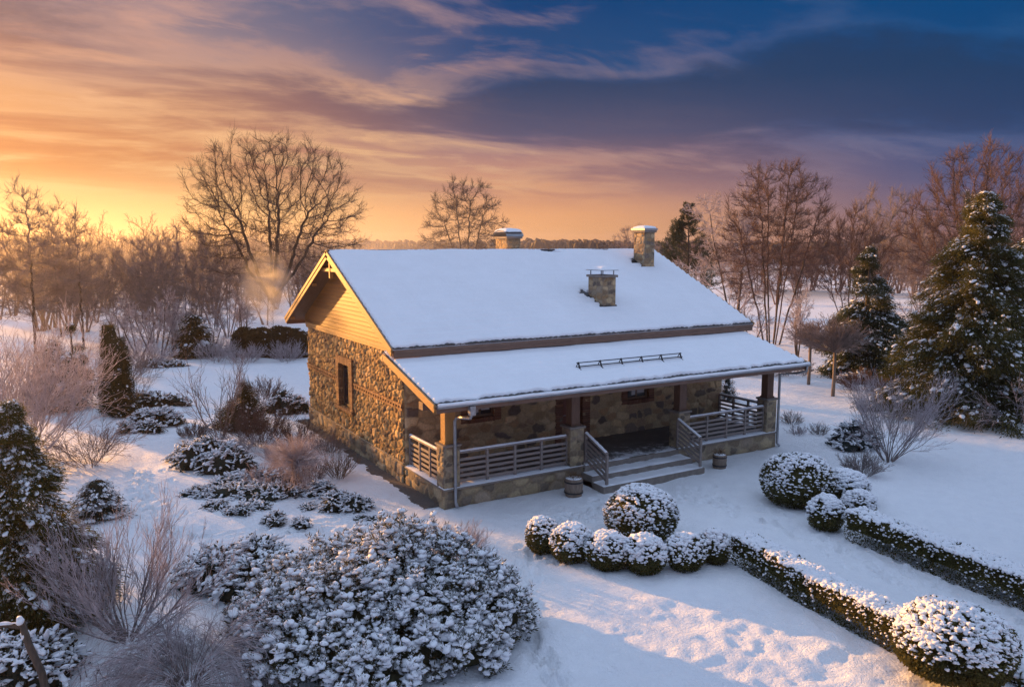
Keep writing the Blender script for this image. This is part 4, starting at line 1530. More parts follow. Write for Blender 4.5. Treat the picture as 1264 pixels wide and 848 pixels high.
def crown_tree(o, seed, ells, n_attr, trunks, step, r_tip, expo, tw_n=7, tw_len=0.55, tw_r=0.007, mats=('bark', 'twig'), shell=0.45, up=0.06, rmax=0.5, kill=1.6, inf=7.0, cut=0.06, tw2=3, jit=0.12):
    """ells: crown ellipsoids (cx,cy,cz,rx,ry,rz); trunks: polylines that start the growth"""
    rng = np.random.default_rng(seed)
    E_ = np.array(ells, float)
    w = E_[:, 3] * E_[:, 4] * E_[:, 5]
    k = rng.choice(len(E_), n_attr, p=w / w.sum())
    d = nrm(rng.normal(size=(n_attr, 3)))
    r = rng.uniform(0, 1, n_attr) ** shell
    att = E_[k, :3] + d * r[:, None] * E_[k, 3:6]
    att = att[att[:, 2] > 0.6]
    nodes, par = [], []
    for T in trunks:
        T = np.array(T, float)
        seg = np.linalg.norm(np.diff(T, axis=0), axis=1)
        cum = np.concatenate([[0], np.cumsum(seg)])
        n = max(2, int(cum[-1] / step))
        t = np.linspace(0, cum[-1], n)
        P = np.stack([np.interp(t, cum, T[:, i]) for i in range(3)], 1)
        P[1:-1] += rng.normal(0, 0.025, P[1:-1].shape)
        for q, p in enumerate(P):
            nodes.append(p)
            par.append(-1 if q == 0 else len(nodes) - 2)
    pos, par = colonize(rng, att, nodes, par, step, step * inf, step * kill, up=up, jit=jit)
    n = len(pos)
    # smooth the skeleton a little
    has = par >= 0
    for _ in range(2):
        acc, cnt = pos.copy(), np.ones(n)
        np.add.at(acc, np.where(has)[0], pos[par[has]])
        np.add.at(cnt, np.where(has)[0], 1)
        np.add.at(acc, par[has], pos[has])
        np.add.at(cnt, par[has], 1)
        sm = acc / cnt[:, None]
        sm[~has] = pos[~has]
        pos = pos * 0.5 + sm * 0.5
    load = np.zeros(n)
    nk = np.zeros(n, int)
    np.add.at(nk, par[has], 1)
    load[nk == 0] = 1.0
    for i in range(n - 1, -1, -1):
        if par[i] >= 0:
            load[par[i]] += load[i]
    rad = np.minimum(r_tip * np.maximum(load, 1) ** expo, rmax)
    i = np.where(has)[0]
    p = par[i]
    # each piece runs a little past its joints so the limbs read as continuous
    dv = nrm(pos[i] - pos[p])
    a = pos[p] - dv * (rad[i] * 0.35)[:, None]
    b = pos[i] + dv * (rad[i] * 0.35)[:, None]
    rp = np.minimum(rad[p], rad[i] * 1.22)
    tm, cm = MB(), MB()
    for sel, sides, mb in ((rad[i] > cut, 8, tm), ((rad[i] <= cut) & (rad[i] > 0.022), 5, cm), (rad[i] <= 0.022, 3, cm)):
        if sel.any():
            V, Q = tubes(np.stack([a[sel], b[sel]], 1), np.stack([rp[sel], rad[i][sel]], 1), sides)
            mb.add(V, Q, None, 0, sides > 3)
    # fine twigs
    sel = np.where(has & (load < 14))[0]
    bs, bd = pos[sel].repeat(tw_n, 0), nrm(pos[sel] - pos[par[sel]]).repeat(tw_n, 0)
    m = len(bs)
    bs = bs - bd * rng.uniform(0, step, (m, 1))
    out = nrm(bs - E_[:, :3].mean(0))
    D = nrm(bd * 0.8 + out * 0.35 + rng.normal(0, 0.55, (m, 3)) + np.array((0, 0, up * 2)))
    L = tw_len * rng.uniform(0.5, 1.3, m)
    pts, rd = grow(rng, bs, D, L, np.full(m, tw_r * 1.3), 3, 0.14, up * 0.8, 0.55)
    V, Q = tubes(pts, rd, 3)
    cm.add(V, Q)
    if tw2:
        P2, D2, L2, R2 = sprout(rng, pts, rd, L, tw2, 0.15, 0.95, 0.6, 0.55, 0.8, 0.3)
        pts2, rd2 = grow(rng, P2, D2, L2, np.full(len(P2), tw_r), 2, 0.14, up * 0.8, 0.6)
        V, Q = tubes(pts2, rd2, 3)
        cm.add(V, Q)
    if tm.n:
        tm.build('trunk', MT[mats[0]], o)
    cm.build('crown', MT[mats[1]], o)


def vec_right():
    return np.array((R_[0], R_[1], 0.0))


def tree_spec(n1, n2, n3, n4, n5=0, ang=(0.75, 0.7, 0.7, 0.7), lr=(0.75, 0.62, 0.6, 0.6), t0=0.3, trop=0.05, w=0.12, rmin=0.012, fall=0.45, rr1=0.55):
    sp = [dict(K=9, w=0.05, trop=0.02, sides=9, rtip=0.30),
          dict(n=n1, t0=t0, ang=ang[0], lr=lr[0], rr=rr1, K=10, w=w * 0.75, trop=trop, sides=6, fall=fall, rmin=0.02, rtip=0.22),
          dict(n=n2, t0=0.2, ang=ang[1], lr=lr[1], rr=0.5, K=7, w=w, trop=trop * 0.8, sides=4, fall=0.5, rmin=rmin * 1.3, rtip=0.35),
          dict(n=n3, t0=0.12, ang=ang[2], lr=lr[2], rr=0.55, K=5, w=w * 1.2, trop=trop * 0.6, sides=3, fall=0.4, rmin=rmin, rtip=0.5),
          dict(n=n4, t0=0.1, ang=ang[3], lr=lr[3], rr=0.6, K=3, w=w * 1.3, trop=trop * 0.4, sides=3, fall=0.3, rmin=rmin * 0.7, rtip=0.6)]
    if n5:
        sp.append(dict(n=n5, t0=0.1, ang=ang[3], lr=lr[3], rr=0.7, K=2, w=w, trop=trop * 0.3, sides=3, fall=0.3, rmin=rmin * 0.55, rtip=0.7))
    return sp


def one_trunk(H, frac, r, lean=(0, 0)):
    return (np.zeros((1, 3)), np.array([[lean[0], lean[1], 1.0]]), np.array([H * frac]), np.array([r]))


def stems(rng, n, spread, L, r, base=0.15, lo=0.3):
    a = np.arange(n) * 2.399 + rng.uniform(0, 1, n)
    tilt = spread * np.sqrt(rng.uniform(lo ** 2, 1, n))
    P = np.stack([np.cos(a) * base * rng.uniform(0, 1, n), np.sin(a) * base * rng.uniform(0, 1, n), np.full(n, -0.05)], 1)
    D = np.stack([np.cos(a) * np.sin(tilt), np.sin(a) * np.sin(tilt), np.cos(tilt)], 1)
    return (P, D, L * rng.uniform(0.75, 1.1, n), np.full(n, r) * rng.uniform(0.7, 1.1, n))


def base_of(px, py):
    g = G(px, py)
    g[2] = float(gz(g[0], g[1])) - 0.03
    return g


# -------- bushes made of lobes
def lobe_points(rng, lobes, n, zmin=-0.1):
    """points on the outside of a union of ellipsoids: lobes (cx,cy,cz,rx,ry,rz)"""
    Lb = np.array(lobes, float)
    area = (Lb[:, 3] * Lb[:, 4] + Lb[:, 3] * Lb[:, 5] + Lb[:, 4] * Lb[:, 5])
    w = rng.choice(len(Lb), int(n * 2.2), p=area / area.sum())
    d = nrm(rng.normal(size=(len(w), 3)))
    P = Lb[w, :3] + d * Lb[w, 3:6]
    N = nrm(d / Lb[w, 3:6])
    q = ((P[:, None, :] - Lb[None, :, :3]) / Lb[None, :, 3:6])
    inside = ((q ** 2).sum(-1) < 0.93)
    inside[np.arange(len(w)), w] = False
    k = ~inside.any(1) & (P[:, 2] > zmin)
    P, N = P[k][:n], N[k][:n]
    return P, N


def dark_core(mb, lobes, k=0.86, m=0):
    for (cx, cy, cz, rx, ry, rz) in lobes:
        V, Fc = _lumpy(ICO2, 0.05)
        V = V * np.array((rx, ry, rz)) * k + np.array((cx, cy, cz))
        V[:, 2] = np.maximum(V[:, 2], -0.05)
        mb.add(V, None, Fc, m, True)


def clipped_bush(o, rng, lobes, n_leaf, n_snow, leaf=0.045, snow=0.05, fol='box', top=-0.35, core=0.93, hi=False, pw=0.9):
    fo, sn = MB(), MB()
    dark_core(fo, lobes, core * 0.85)
    P, N = lobe_points(rng, lobes, int(n_leaf * 2.2))
    P = P - N * np.abs(rng.normal(0, 0.06, (len(P), 1)))
    leaves(fo, rng, P, N + rng.normal(0, 0.75, P.shape), leaf * rng.uniform(0.6, 1.4, len(P)), leaf * 0.55)
    fo.build('foliage', MT[fol], o)
    n_snow = int(n_snow * 1.5)
    snow = snow * 0.82
    P, N = lobe_points(rng, lobes, n_snow * 3)
    pr = np.clip((N[:, 2] - top) / (1.0 - top), 0, 1) ** pw
    k = rng.uniform(0, 1, len(P)) < pr
    P, N, pr = P[k], N[k], pr[k]
    s = snow * (0.45 + 0.9 * rng.uniform(0, 1, len(P)) ** 2) * (0.55 + 0.6 * pr)
    P = P + N * (s * 0.25)[:, None]
    blobs(sn, rng, P, np.stack([s * rng.uniform(0.8, 1.5, len(P)), s * rng.uniform(0.7, 1.1, len(P)), s * 0.62], 1), None, 0, hi)
    tag(sn.build('snow', MT['tuft_snow'], o), kind='stuff')


def spray_bush(o, rng, lobes, n, ln=0.28, fol='juniper', snow=1.0, up=0.25, hi=False, droop=0.5, core=0.7, sw=1.0, quads=16):
    """spreading juniper: feathery sprays that reach out, each carrying a ridge of snow"""
    fo, sn = MB(), MB()
    dark_core(fo, lobes, core)
    P, N = lobe_points(rng, lobes, int(n * 1.6), -0.02)
    n = len(P)
    D = nrm(N * np.array((1, 1, 0.45)) + np.array((0, 0, up)) + rng.normal(0, 0.28, N.shape))
    ll = ln * rng.uniform(0.6, 1.4, n)
    P0 = P - D * (ll * 0.55)[:, None]
    q = quads
    s = np.tile(np.linspace(0.05, 1, q), n)
    Pi, Di, Li = P0.repeat(q, 0), D.repeat(q, 0), ll.repeat(q)
    S = nrm(np.cross(Di, np.array((0, 0, 1.0))) + 1e-6)
    side = np.where(np.arange(n * q) % 2 == 0, 1.0, -1.0)
    pos = Pi + Di * (Li * s)[:, None] - np.array((0, 0, 1.0)) * (droop * Li * s ** 2 * 0.5)[:, None]
    dd = Di * 1.0 + S * (side * 0.75)[:, None] + rng.normal(0, 0.35, pos.shape)
    leaves(fo, rng, pos, dd, Li * 0.33 * (1.25 - 0.7 * s), Li * 0.085)
    fo.build('foliage', MT[fol], o)
    k = (N[:, 2] > -0.15) & (rng.uniform(0, 1, n) < snow * np.clip(0.45 + 0.7 * N[:, 2], 0, 1))
    for fr in (0.35, 0.6, 0.8, 1.02):
        pk = P0[k] + D[k] * (ll[k] * fr)[:, None] - np.array((0, 0, 1.0)) * (droop * ll[k] * fr ** 2 * 0.5)[:, None] + np.array((0, 0, 0.02)) + rng.normal(0, 0.012, (k.sum(), 3))
        m = rng.uniform(0, 1, len(pk)) < 0.9
        w = ll[k][m] * (1.15 - 0.35 * fr) * rng.uniform(0.7, 1.2, m.sum()) * sw
        blobs(sn, rng, pk[m], np.stack([w * 0.24, w * 0.115, w * 0.08], 1), D[k][m] * np.array((1, 1, 0.4)) - np.array((0, 0, 0.2)), 0, hi)
    tag(sn.build('snow', MT['tuft_snow'], o), kind='stuff')


def low_lobes(rng, rx, ry, h, n, flat=0.55, var=0.3):
    out = []
    for k in range(n):
        a, r = k * 2.399 + rng.uniform(0, 0.8), 0.72 * math.sqrt((k + 0.3) / n)
        s = rng.uniform(0.30, 0.48) * (1.15 - 0.4 * r)
        hh = h * (1 - 0.5 * r) * rng.uniform(1 - var, 1 + var)
        out.append((rx * r * math.cos(a), ry * r * math.sin(a), hh * (1 - flat) * 0.6, rx * s, ry * s, hh * (0.4 + 0.6 * flat)))
    return out


def candle_pine(o, rng, lobes, n, size=0.16, fol='mugo', snow=1.0, per=40, hi=False, upb=1.0, core=0.70):
    """dwarf pine: upright shoots bristling with needles, snow held in every tuft"""
    fo, sn = MB(), MB()
    dark_core(fo, lobes, core)
    per_c = 14
    Pc, Nc = lobe_points(rng, lobes, n, 0.0)
    acc = []
    for q in range(len(Pc)):                     # even cover: no two clusters crowd each other
        if not acc or ((Pc[acc] - Pc[q]) ** 2).sum(1).min() > (size * (1.35 + 0.75 * hash2(np.array(q), np.array(3)))) ** 2:
            acc.append(q)
    Pc, Nc = Pc[acc], Nc[acc]
    nc = len(Pc)
    Ac = nrm(Nc * 0.55 + np.array((0, 0, 1.0)) + rng.normal(0, 0.14, Nc.shape))
    Lc = size * (1.3 + 2.6 * rng.uniform(0, 1, nc) ** 1.8)
    t_ = np.tile(np.linspace(0.0, 1.0, per_c) ** 0.8, nc)
    Ai_, Li_ = Ac.repeat(per_c, 0), Lc.repeat(per_c)
    rad_ = nrm(rng.normal(size=(nc * per_c, 3)))
    rad_ = nrm(rad_ - Ai_ * (rad_ * Ai_).sum(1, keepdims=True))
    P = Pc.repeat(per_c, 0) + Ai_ * ((t_ - 0.35) * Li_)[:, None] + rad_ * (size * 1.05 * (1.05 - 0.85 * t_) * rng.uniform(0.7, 1.1, len(t_)))[:, None]
    N = nrm(rad_ * (1.1 - t_)[:, None] + Ai_ * (0.25 + 0.9 * t_)[:, None])
    n = len(P)
    A = nrm(N * 0.6 + Ai_ * 0.8 + rng.normal(0, 0.18, N.shape))
    sz = size * rng.uniform(0.6, 1.4, n)
    P0 = P - A * (sz * 0.5)[:, None] + rng.normal(0, 0.02, P.shape)
    s = rng.uniform(0, 1, n * per)
    Pi, Ai, Zi, Ni = P0.repeat(per, 0), A.repeat(per, 0), sz.repeat(per), N.repeat(per, 0)
    pos = Pi + Ai * (Zi * s * 1.35)[:, None]
    out = nrm(rng.normal(size=pos.shape))
    out = nrm(out - Ai * (out * Ai).sum(1, keepdims=True))
    dd = nrm(out + Ai * (0.45 + 1.1 * s)[:, None])
    ln_ = Zi * 0.52 * rng.uniform(0.7, 1.25, len(pos))
    leaves(fo, rng, pos, dd, ln_, Zi * 0.075)
    fo.build('foliage', MT[fol], o)
    up_ = np.array((0, 0, 1.0))
    # snow that clings along the upper needles
    k = (dd[:, 2] > 0.05) & (rng.uniform(0, 1, len(pos)) < snow * 0.36 * np.clip(0.5 + 0.6 * Ni[:, 2], 0.1, 1) * (0.35 + 0.65 * s))
    leaves(sn, rng, pos[k] + dd[k] * (ln_[k] * 0.25)[:, None] + up_ * 0.008, dd[k], ln_[k] * 0.68, Zi[k] * 0.14)
    for q in range(3):
        k = rng.uniform(0, 1, n) < snow * np.clip(0.27 + 0.6 * N[:, 2], 0.05, 1)
        m = k.sum()
        side = nrm(N[k] * np.array((1, 1, 0.3)) * 0.7 + rng.normal(0, 0.75, (m, 3)))
        fr = rng.uniform(0.3, 1.25, m)
        c = P0[k] + A[k] * (sz[k] * fr)[:, None] + side * (sz[k] * 0.34 * (1.4 - fr))[:, None] + up_ * (sz[k] * 0.15)[:, None]
        w = sz[k] * (0.14 + 0.27 * rng.uniform(0, 1, m) ** 2)
        blobs(sn, rng, c, np.stack([w * 1.3, w * 0.9, w * 0.6], 1), None, 0, hi)
    tag(sn.build('snow', MT['tuft_snow'], o), kind='stuff')


def conifer(o, rng, H, R, n, clump=0.5, fol='cypress', prof=0.8, snow=0.6, quads=46, droop=0.6, trunk=True, top=0.98, z0=0.03, hi=False, tight=0.0, lumpy=0.25, core=0.55, bough=0.0, nbd=13):
    """evergreen of hanging clumps on a conical frame, snow lying on the clumps"""
    fo, sn = MB(), MB()
    zf = rng.uniform(0, 1, n) ** 1.25 * (top - z0) + z0
    az = np.arange(n) * 2.399 + rng.normal(0, 0.4, n)
    lob = 1 + lumpy * fbm(az * 0.9 + 4, zf * 5.0, 3, int(H * 10))
    rr = R * np.minimum(1.0, (1.02 - zf) ** prof) * np.clip(0.72 + 3.5 * zf, 0, 1) * lob
    inner = 1 - (0.45 - 0.3 * tight) * rng.uniform(0, 1, n) ** 1.6
    Cn = np.stack([np.cos(az) * rr * inner, np.sin(az) * rr * inner, zf * H], 1)
    cs = clump * (0.45 + 0.75 * (1 - zf)) * rng.uniform(0.7, 1.3, n)
    if bough:
        nb = max(8, n // nbd)
        bz = rng.uniform(0, 1, nb) ** 1.2 * (top - z0) + z0
        ba = np.arange(nb) * 2.399 + rng.normal(0, 0.35, nb)
        bl = R * np.minimum(1.0, (1.02 - bz) ** prof) * np.clip(0.72 + 3.5 * bz, 0, 1) * rng.uniform(0.72, 1.22, nb)
        w_ = rng.integers(0, nb, n)
        f_ = 1 - 0.70 * rng.uniform(0, 1, n) ** 1.15
        lat = rng.normal(0, 0.13, n) * bl[w_] * (1.15 - f_) * 1.6
        az = ba[w_]
        rr = bl[w_] * f_
        Cn = np.stack([np.cos(az) * rr - np.sin(az) * lat, np.sin(az) * rr + np.cos(az) * lat, bz[w_] * H + bl[w_] * (0.16 - bough * f_ ** 2)], 1)
        Cn[:, 2] = np.maximum(Cn[:, 2], 0.12)
        cs = clump * (0.45 + 0.65 * (1 - bz[w_])) * rng.uniform(0.6, 1.2, n) * (1.15 - 0.45 * f_)
        tip = int(n * 0.05)
        Cn[:tip] = np.stack([rng.normal(0, 0.12, tip) * R * 0.3, rng.normal(0, 0.12, tip) * R * 0.3, H * rng.uniform(0.88, 1.01, tip)], 1)
        cs[:tip] = clump * 0.4
    outd = np.stack([np.cos(az), np.sin(az), 0 * az], 1)
    m = int(quads * 1.9)
    Ci, Si, Oi = Cn.repeat(m, 0), cs.repeat(m), outd.repeat(m, 0)
    off = rng.normal(size=(n * m, 3)) * np.array((0.42, 0.42, 0.30))
    pos = Ci + off * Si[:, None]
    rad = np.sqrt((off[:, :2] ** 2).sum(1))
    pos[:, 2] -= (0.5 * droop * rad ** 2 + 0.0) * Si
    d = nrm(Oi * 0.7 + np.concatenate([off[:, :2], np.zeros((n * m, 1))], 1) * 0.9 + np.array((0, 0, -droop)) + rng.normal(0, 0.35, pos.shape))
    leaves(fo, rng, pos, d, Si * 0.30 * rng.uniform(0.6, 1.4, n * m), Si * 0.06)
    # inner dark mass
    k = 14
    zz = np.linspace(0.02, 0.97, 16)
    a = np.arange(k) / k * 2 * np.pi
    core = 0.02 if bough else core
    r0 = core * R * np.minimum(1.0, (1.02 - zz) ** prof) * np.clip(0.72 + 3.5 * zz, 0, 1)
    Vc = np.stack([r0[:, None] * np.cos(a), r0[:, None] * np.sin(a), (zz * H)[:, None] + 0 * a], -1)
    Vc[..., :2] *= (1 + 0.25 * rng.normal(size=Vc.shape[:2]))[..., None] * 0.9
    i = np.arange(15)[:, None] * k + np.arange(k)[None]
    i2 = np.arange(15)[:, None] * k + (np.arange(k)[None] + 1) % k
    fo.add(Vc.reshape(-1, 3), np.stack([i, i2, i2 + k, i + k], -1).reshape(-1, 4), None, 0, True)
    fo.build('foliage', MT[fol], o)
    for j, w0 in enumerate((0.20, 0.16, 0.13, 0.12, 0.10, 0.10)):
        kk = rng.uniform(0, 1, n) < min(1.0, snow * 1.1)
        c = Cn[kk] + outd[kk] * (cs[kk] * 0.2)[:, None] + rng.normal(0, 0.33 if j else 0.12, (kk.sum(), 3)) * cs[kk][:, None] * np.array((1, 1, 0.35))
        c[:, 2] += cs[kk] * (0.30 if j == 0 else 0.24)
        w = cs[kk] * w0 * rng.uniform(0.5, 1.4, kk.sum())
        ax = outd[kk] + rng.normal(0, 0.4, (kk.sum(), 3)) * np.array((1, 1, 0)) - np.array((0, 0, 0.35))
        blobs(sn, rng, c, np.stack([w * 1.35, w * 0.85, w * 0.45], 1), ax, 0, hi)
    if snow > 0:
        top_ = (off[:, 2] > 0.12) & (rng.uniform(0, 1, n * m) < snow * 0.75)
        leaves(sn, rng, pos[top_] + np.array((0, 0, 0.03)) * Si[top_][:, None], d[top_], Si[top_] * 0.20 * rng.uniform(0.5, 1.2, top_.sum()), Si[top_] * 0.055)
    if sn.n:
        tag(sn.build('snow', MT['tuft_snow'], o), kind='stuff')
    if trunk:
        t = MB()
        tube(t, [(0, 0, -0.1), (0, 0, H * 0.5), (0, 0, H * 0.93)], [R * 0.07 + 0.03, R * 0.05 + 0.02, 0.02], 8)
        t.build('trunk', MT['bark'], o)


def twig_bush(o, rng, h, n, spread=0.7, mat='twig_frost', r=0.012, rmin=0.003, n1=6, n2=5, n3=0, ang=0.55, lr=0.55, w=0.10, trop=0.06, base=0.15, stem_mat=None, t0=0.25, K0=7, trop0=0.03, lo=0.2):
    sp = [dict(K=K0, w=0.09, trop=trop0, sides=5, rtip=0.35),
          dict(n=n1, t0=t0, ang=ang, lr=lr, rr=0.65, K=4, w=w, trop=trop, sides=4, fall=0.45, rmin=rmin * 1.2, rtip=0.5),
          dict(n=n2, t0=0.2, ang=ang, lr=0.55, rr=0.7, K=3, w=w, trop=trop, sides=3, fall=0.35, rmin=rmin, rtip=0.6)]
    if n3:
        sp.append(dict(n=n3, t0=0.2, ang=ang, lr=0.55, rr=0.8, K=2, w=w, trop=trop, sides=3, fall=0.3, rmin=rmin * 0.8, rtip=0.7))
    sk = skeleton(rng, h, sp, stems(rng, n, spread, h, r, base, lo))
    a, b = MB(), MB()
    for k, (pts, rad, sd) in enumerate(sk):
        pts = pts.copy()
        V, Q = tubes(pts, rad, sd)
        (a if k < 1 else b).add(V, Q, None, 0, k < 1)
    a.build('stems', MT[stem_mat or mat], o)
    b.build('twigs', MT[mat], o)
    return sk


# ================= the garden, nearest first
def garden():
    R0 = lambda s: np.random.default_rng(s)
    # --- big snow laden dwarf pine in front
    g = base_of(475, 770)
    rng = R0(1)
    o = thing('dwarf_pine', g, 'huge snow laden dwarf pine bush nearest the camera with sunlit top shoots', 'bush')
    lob = []
    for (lx, ly, hz, r) in ((-1.9, 0.2, 1.15, 1.0), (-1.0, 0.9, 1.55, 1.05), (0.0, 1.15, 1.75, 1.1), (0.2, 0.4, 1.9, 0.85), (1.1, 0.75, 1.55, 1.0), (1.9, 0.3, 1.30, 0.95), (2.45, -0.4, 1.0, 0.75), (1.5, -0.6, 1.25, 1.05), (0.5, -0.7, 1.35, 1.0), (-0.6, -0.6, 1.35, 1.1), (-1.6, -0.8, 1.05, 1.0), (0.9, -1.6, 0.95, 0.9), (-0.4, -1.7, 0.95, 1.0), (-1.4, -1.8, 0.8, 0.9), (1.9, -1.5, 0.8, 0.8), (-2.5, -0.5, 0.75, 0.7), (0.3, -2.4, 0.7, 0.8)):
        # lay the mound out across the view, not along the world axes
        e1 = np.array((R_[0], R_[1])) * 0.93
        e2 = np.array((FW[0], FW[1])) / np.hypot(FW[0], FW[1])
        p = e1 * lx + e2 * ly
        lob.append((p[0], p[1], hz * 0.31, r * 0.90, r * 0.90, hz * 0.54 * (1 + 0.16 * math.sin(lx * 5.1 + ly * 3.7))))
    candle_pine(o, rng, lob, 10400, 0.175, per=24)

    # --- ball bushes and the clipped balls in a row
    def ball(px, pyb, wpx, hpx, label, seed, group=None, nl=5200, ns=520, squash=1.0, fol='box', snow=0.052, top=-0.15, pw=1.1):
        g = base_of(px, pyb)
        k = mpp(g)
        r = wpx * k / 2
        h = hpx * k
        d = np.array((FW[0], FW[1], 0)) * r * 0.55
        g = g + d
        o = thing('ball_bush', g, label, 'bush', group)
        rg = R0(seed)
        lob = [(0, 0, h * 0.47, r, r * squash, h * 0.55)]
        for q in range(5):
            a = rg.uniform(0, 6.28)
            lob.append((r * 0.22 * math.cos(a), r * 0.22 * math.sin(a), h * 0.47 + rg.uniform(-0.05, 0.07) * h, r * 0.82, r * 0.82, h * 0.5))
        clipped_bush(o, rg, lob, nl, ns, snow=snow, fol=fol, top=top, pw=pw)
        return o
    GB = 'clipped balls in a row ending at the hedge'
    ball(794, 674, 92, 64, 'big round clipped bush speckled with snow, standing behind the row of small balls', 11, None, 9000, 1200, snow=0.050, top=-0.7)
    ball(670, 684, 42, 40, 'small ragged ball bush at the open end of the row, away from the hedge', 12, GB, 3000, 330)
    ball(705, 697, 52, 44, 'snowy ball bush second from the open end of the row', 13, GB, 3500, 480, top=-0.3, pw=0.7)
    ball(751, 707, 54, 45, 'clipped ball bush third in the row, directly before the big round bush', 14, GB, 3500, 470, top=-0.3, pw=0.7)
    ball(798, 711, 54, 44, 'white capped ball bush in the row, fourth from the open end', 15, GB, 3500, 620, snow=0.06, pw=0.6)
    ball(848, 707, 50, 42, 'clipped ball bush fifth in the row with a dark notch on top', 16, GB, 3500, 480, top=-0.3, pw=0.7)
    ball(884, 698, 38, 42, 'last ball bush of the row, pressed against the hedge end', 17, GB, 3000, 480, pw=0.7)
    ball(993, 626, 90, 62, 'big dark ball bush with a broad crown beyond the path, near the porch end', 18, None, 9000, 1050, snow=0.050, top=-0.6)
    ball(1050, 622, 54, 40, 'low lumpy snow covered bush tucked behind the big dark ball', 19, None, 3500, 800, snow=0.06, pw=0.5)
    ball(1024, 654, 44, 40, 'small snow topped bush at the near end of the far hedge', 20, None, 3000, 520, pw=0.6)
    ball(1064, 640, 40, 34, 'snow heaped bush joining the far hedge to the ball bushes', 21, None, 3000, 620, pw=0.5)

    # --- hedges
    def hedge(pts, w, h, label, seed, n_leaf, n_snow):
        rg = R0(seed)
        P = [base_of(*p) for p in pts]
        o = thing('clipped_hedge', P[0], label, 'hedge')
        fo, sn = MB(), MB()
        Lp, Ln, Sp = [], [], []
        for a, b in zip(P[:-1], P[1:]):
            d = (b - a)[:2]
            L = np.linalg.norm(d)
            d = d / L
            s = np.array((-d[1], d[0]))
            a0 = (a - P[0])[:2]
            # rounded box core
            ns, nr = int(L / 0.12) + 2, 14
            ss = np.linspace(-0.1, L + 0.1, ns)
            th = np.linspace(-0.1, np.pi + 0.1, nr)
            cx = np.sign(np.cos(th)) * np.abs(np.cos(th)) ** 0.35
            cz = np.abs(np.sin(th)) ** 0.35
            S2, T2 = np.meshgrid(ss, np.arange(nr), indexing='ij')
            wob = 1 + 0.10 * fbm(S2 / 0.4, T2 / 3.0, 3, seed)
            off = cx[None] * (w / 2 - 0.05) * wob
            zz = cz[None] * (h - 0.05) * (1 + 0.06 * fbm(S2 / 0.5, T2 / 4.0, 3, seed + 3))
            V = np.stack([a0[0] + d[0] * S2 + s[0] * off, a0[1] + d[1] * S2 + s[1] * off, zz], -1).reshape(-1, 3)
            i = np.arange(ns - 1)[:, None] * nr + np.arange(nr - 1)[None]
            fo.add(V, np.stack([i, i + nr, i + nr + 1, i + 1], -1).reshape(-1, 4), None, 0, True)
            fo.add(np.concatenate([V[:nr], [V[:nr].mean(0)], V[-nr:], [V[-nr:].mean(0)]]), None, [(nr, k, k + 1) for k in range(nr - 1)] + [(2 * nr + 1, nr + 1 + k + 1, nr + 1 + k) for k in range(nr - 1)])

            def surf(n, side_only=False, top_only=False):
                t = rg.uniform(-0.12, L + 0.12, n)
                u = rg.uniform(0, 1, n)
                q = rg.uniform(0, 1, n)
                per = np.array((h, w, h)) / (2 * h + w)
                if top_only:
                    c = np.ones(n, int)
                else:
                    c = rg.choice(3, n, p=per)
                of = np.where(c == 0, -w / 2, np.where(c == 2, w / 2, (u - 0.5) * w))
                z = np.where(c == 1, h, u ** 0.85 * h)
                nn_ = np.where(c == 0, -1.0, np.where(c == 2, 1.0, 0.0))
                wv = 0.05 * fbm(t / 0.35, z / 0.35 + of, 3, seed + 9)
                of = of + nn_ * wv
                z = z + (c == 1) * wv
                # softened shoulders
                sh = 0.5 * np.clip((np.abs(of) - (w / 2 - 0.12)) / 0.12, 0, 1) * np.clip((z - (h - 0.12)) / 0.12, 0, 1)
                z = z - 0.05 * sh
                of = of * (1 - 0.10 * sh)
                p = np.stack([a0[0] + d[0] * t + s[0] * of, a0[1] + d[1] * t + s[1] * of, z], 1)
                nv = np.stack([s[0] * nn_, s[1] * nn_, (c == 1) * 1.0], 1)
                return p, nv, c
            p, nv, c = surf(int(n_leaf * L))
            leaves(fo, rg, p - nv * 0.03, nv + rg.normal(0, 0.7, p.shape) + np.array((0, 0, 0.15)), 0.05 * rg.uniform(0.6, 1.4, len(p)), 0.027)
            p, nv, c = surf(int(n_snow * 1.5 * L), top_only=True)
            dens = fbm(p[:, 0] / 0.5, p[:, 1] / 0.5, 3, seed + 20)
            p = p[(dens > -0.30) & (rg.uniform(0, 1, len(p)) < 0.72)]
            sz = 0.042 * rg.uniform(0.5, 1.4, len(p)) 
            blobs(sn, rg, p + np.array((0, 0, 0.0)), np.stack([sz * 1.2, sz, sz * 0.7], 1))
            p, nv, c = surf(int(n_snow * 1.8 * L))
            k = (c != 1) & (rg.uniform(0, 1, len(p)) < 0.04 + 0.75 * (p[:, 2] / h) ** 1.8)
            p, nv = p[k], nv[k]
            sz = 0.018 * rg.uniform(0.5, 1.5, len(p))
            blobs(sn, rg, p + nv * 0.01, np.stack([sz * 1.2, sz, sz * 0.8], 1))
        fo.build('foliage', MT['box'], o)
        tag(sn.build('snow', MT['tuft_snow'], o), kind='stuff')
    hedge([(918, 694), (1010, 748), (1120, 806)], 0.64, 0.76, 'low clipped hedge running from the row of balls to the big topiary', 31, 4200, 330)
    hedge([(1058, 662), (1160, 702), (1300, 760), (1480, 836)], 0.74, 0.78, 'low clipped hedge beyond the path with an evenly snowed top', 32, 3600, 300)
    # big topiary on short trunks at the hedge end
    g = base_of(1176, 842)
    k = mpp(g)
    o = thing('topiary_bush', g, 'broad mushroom shaped topiary on short bare trunks at the near hedge end', 'topiary')
    rg = R0(41)
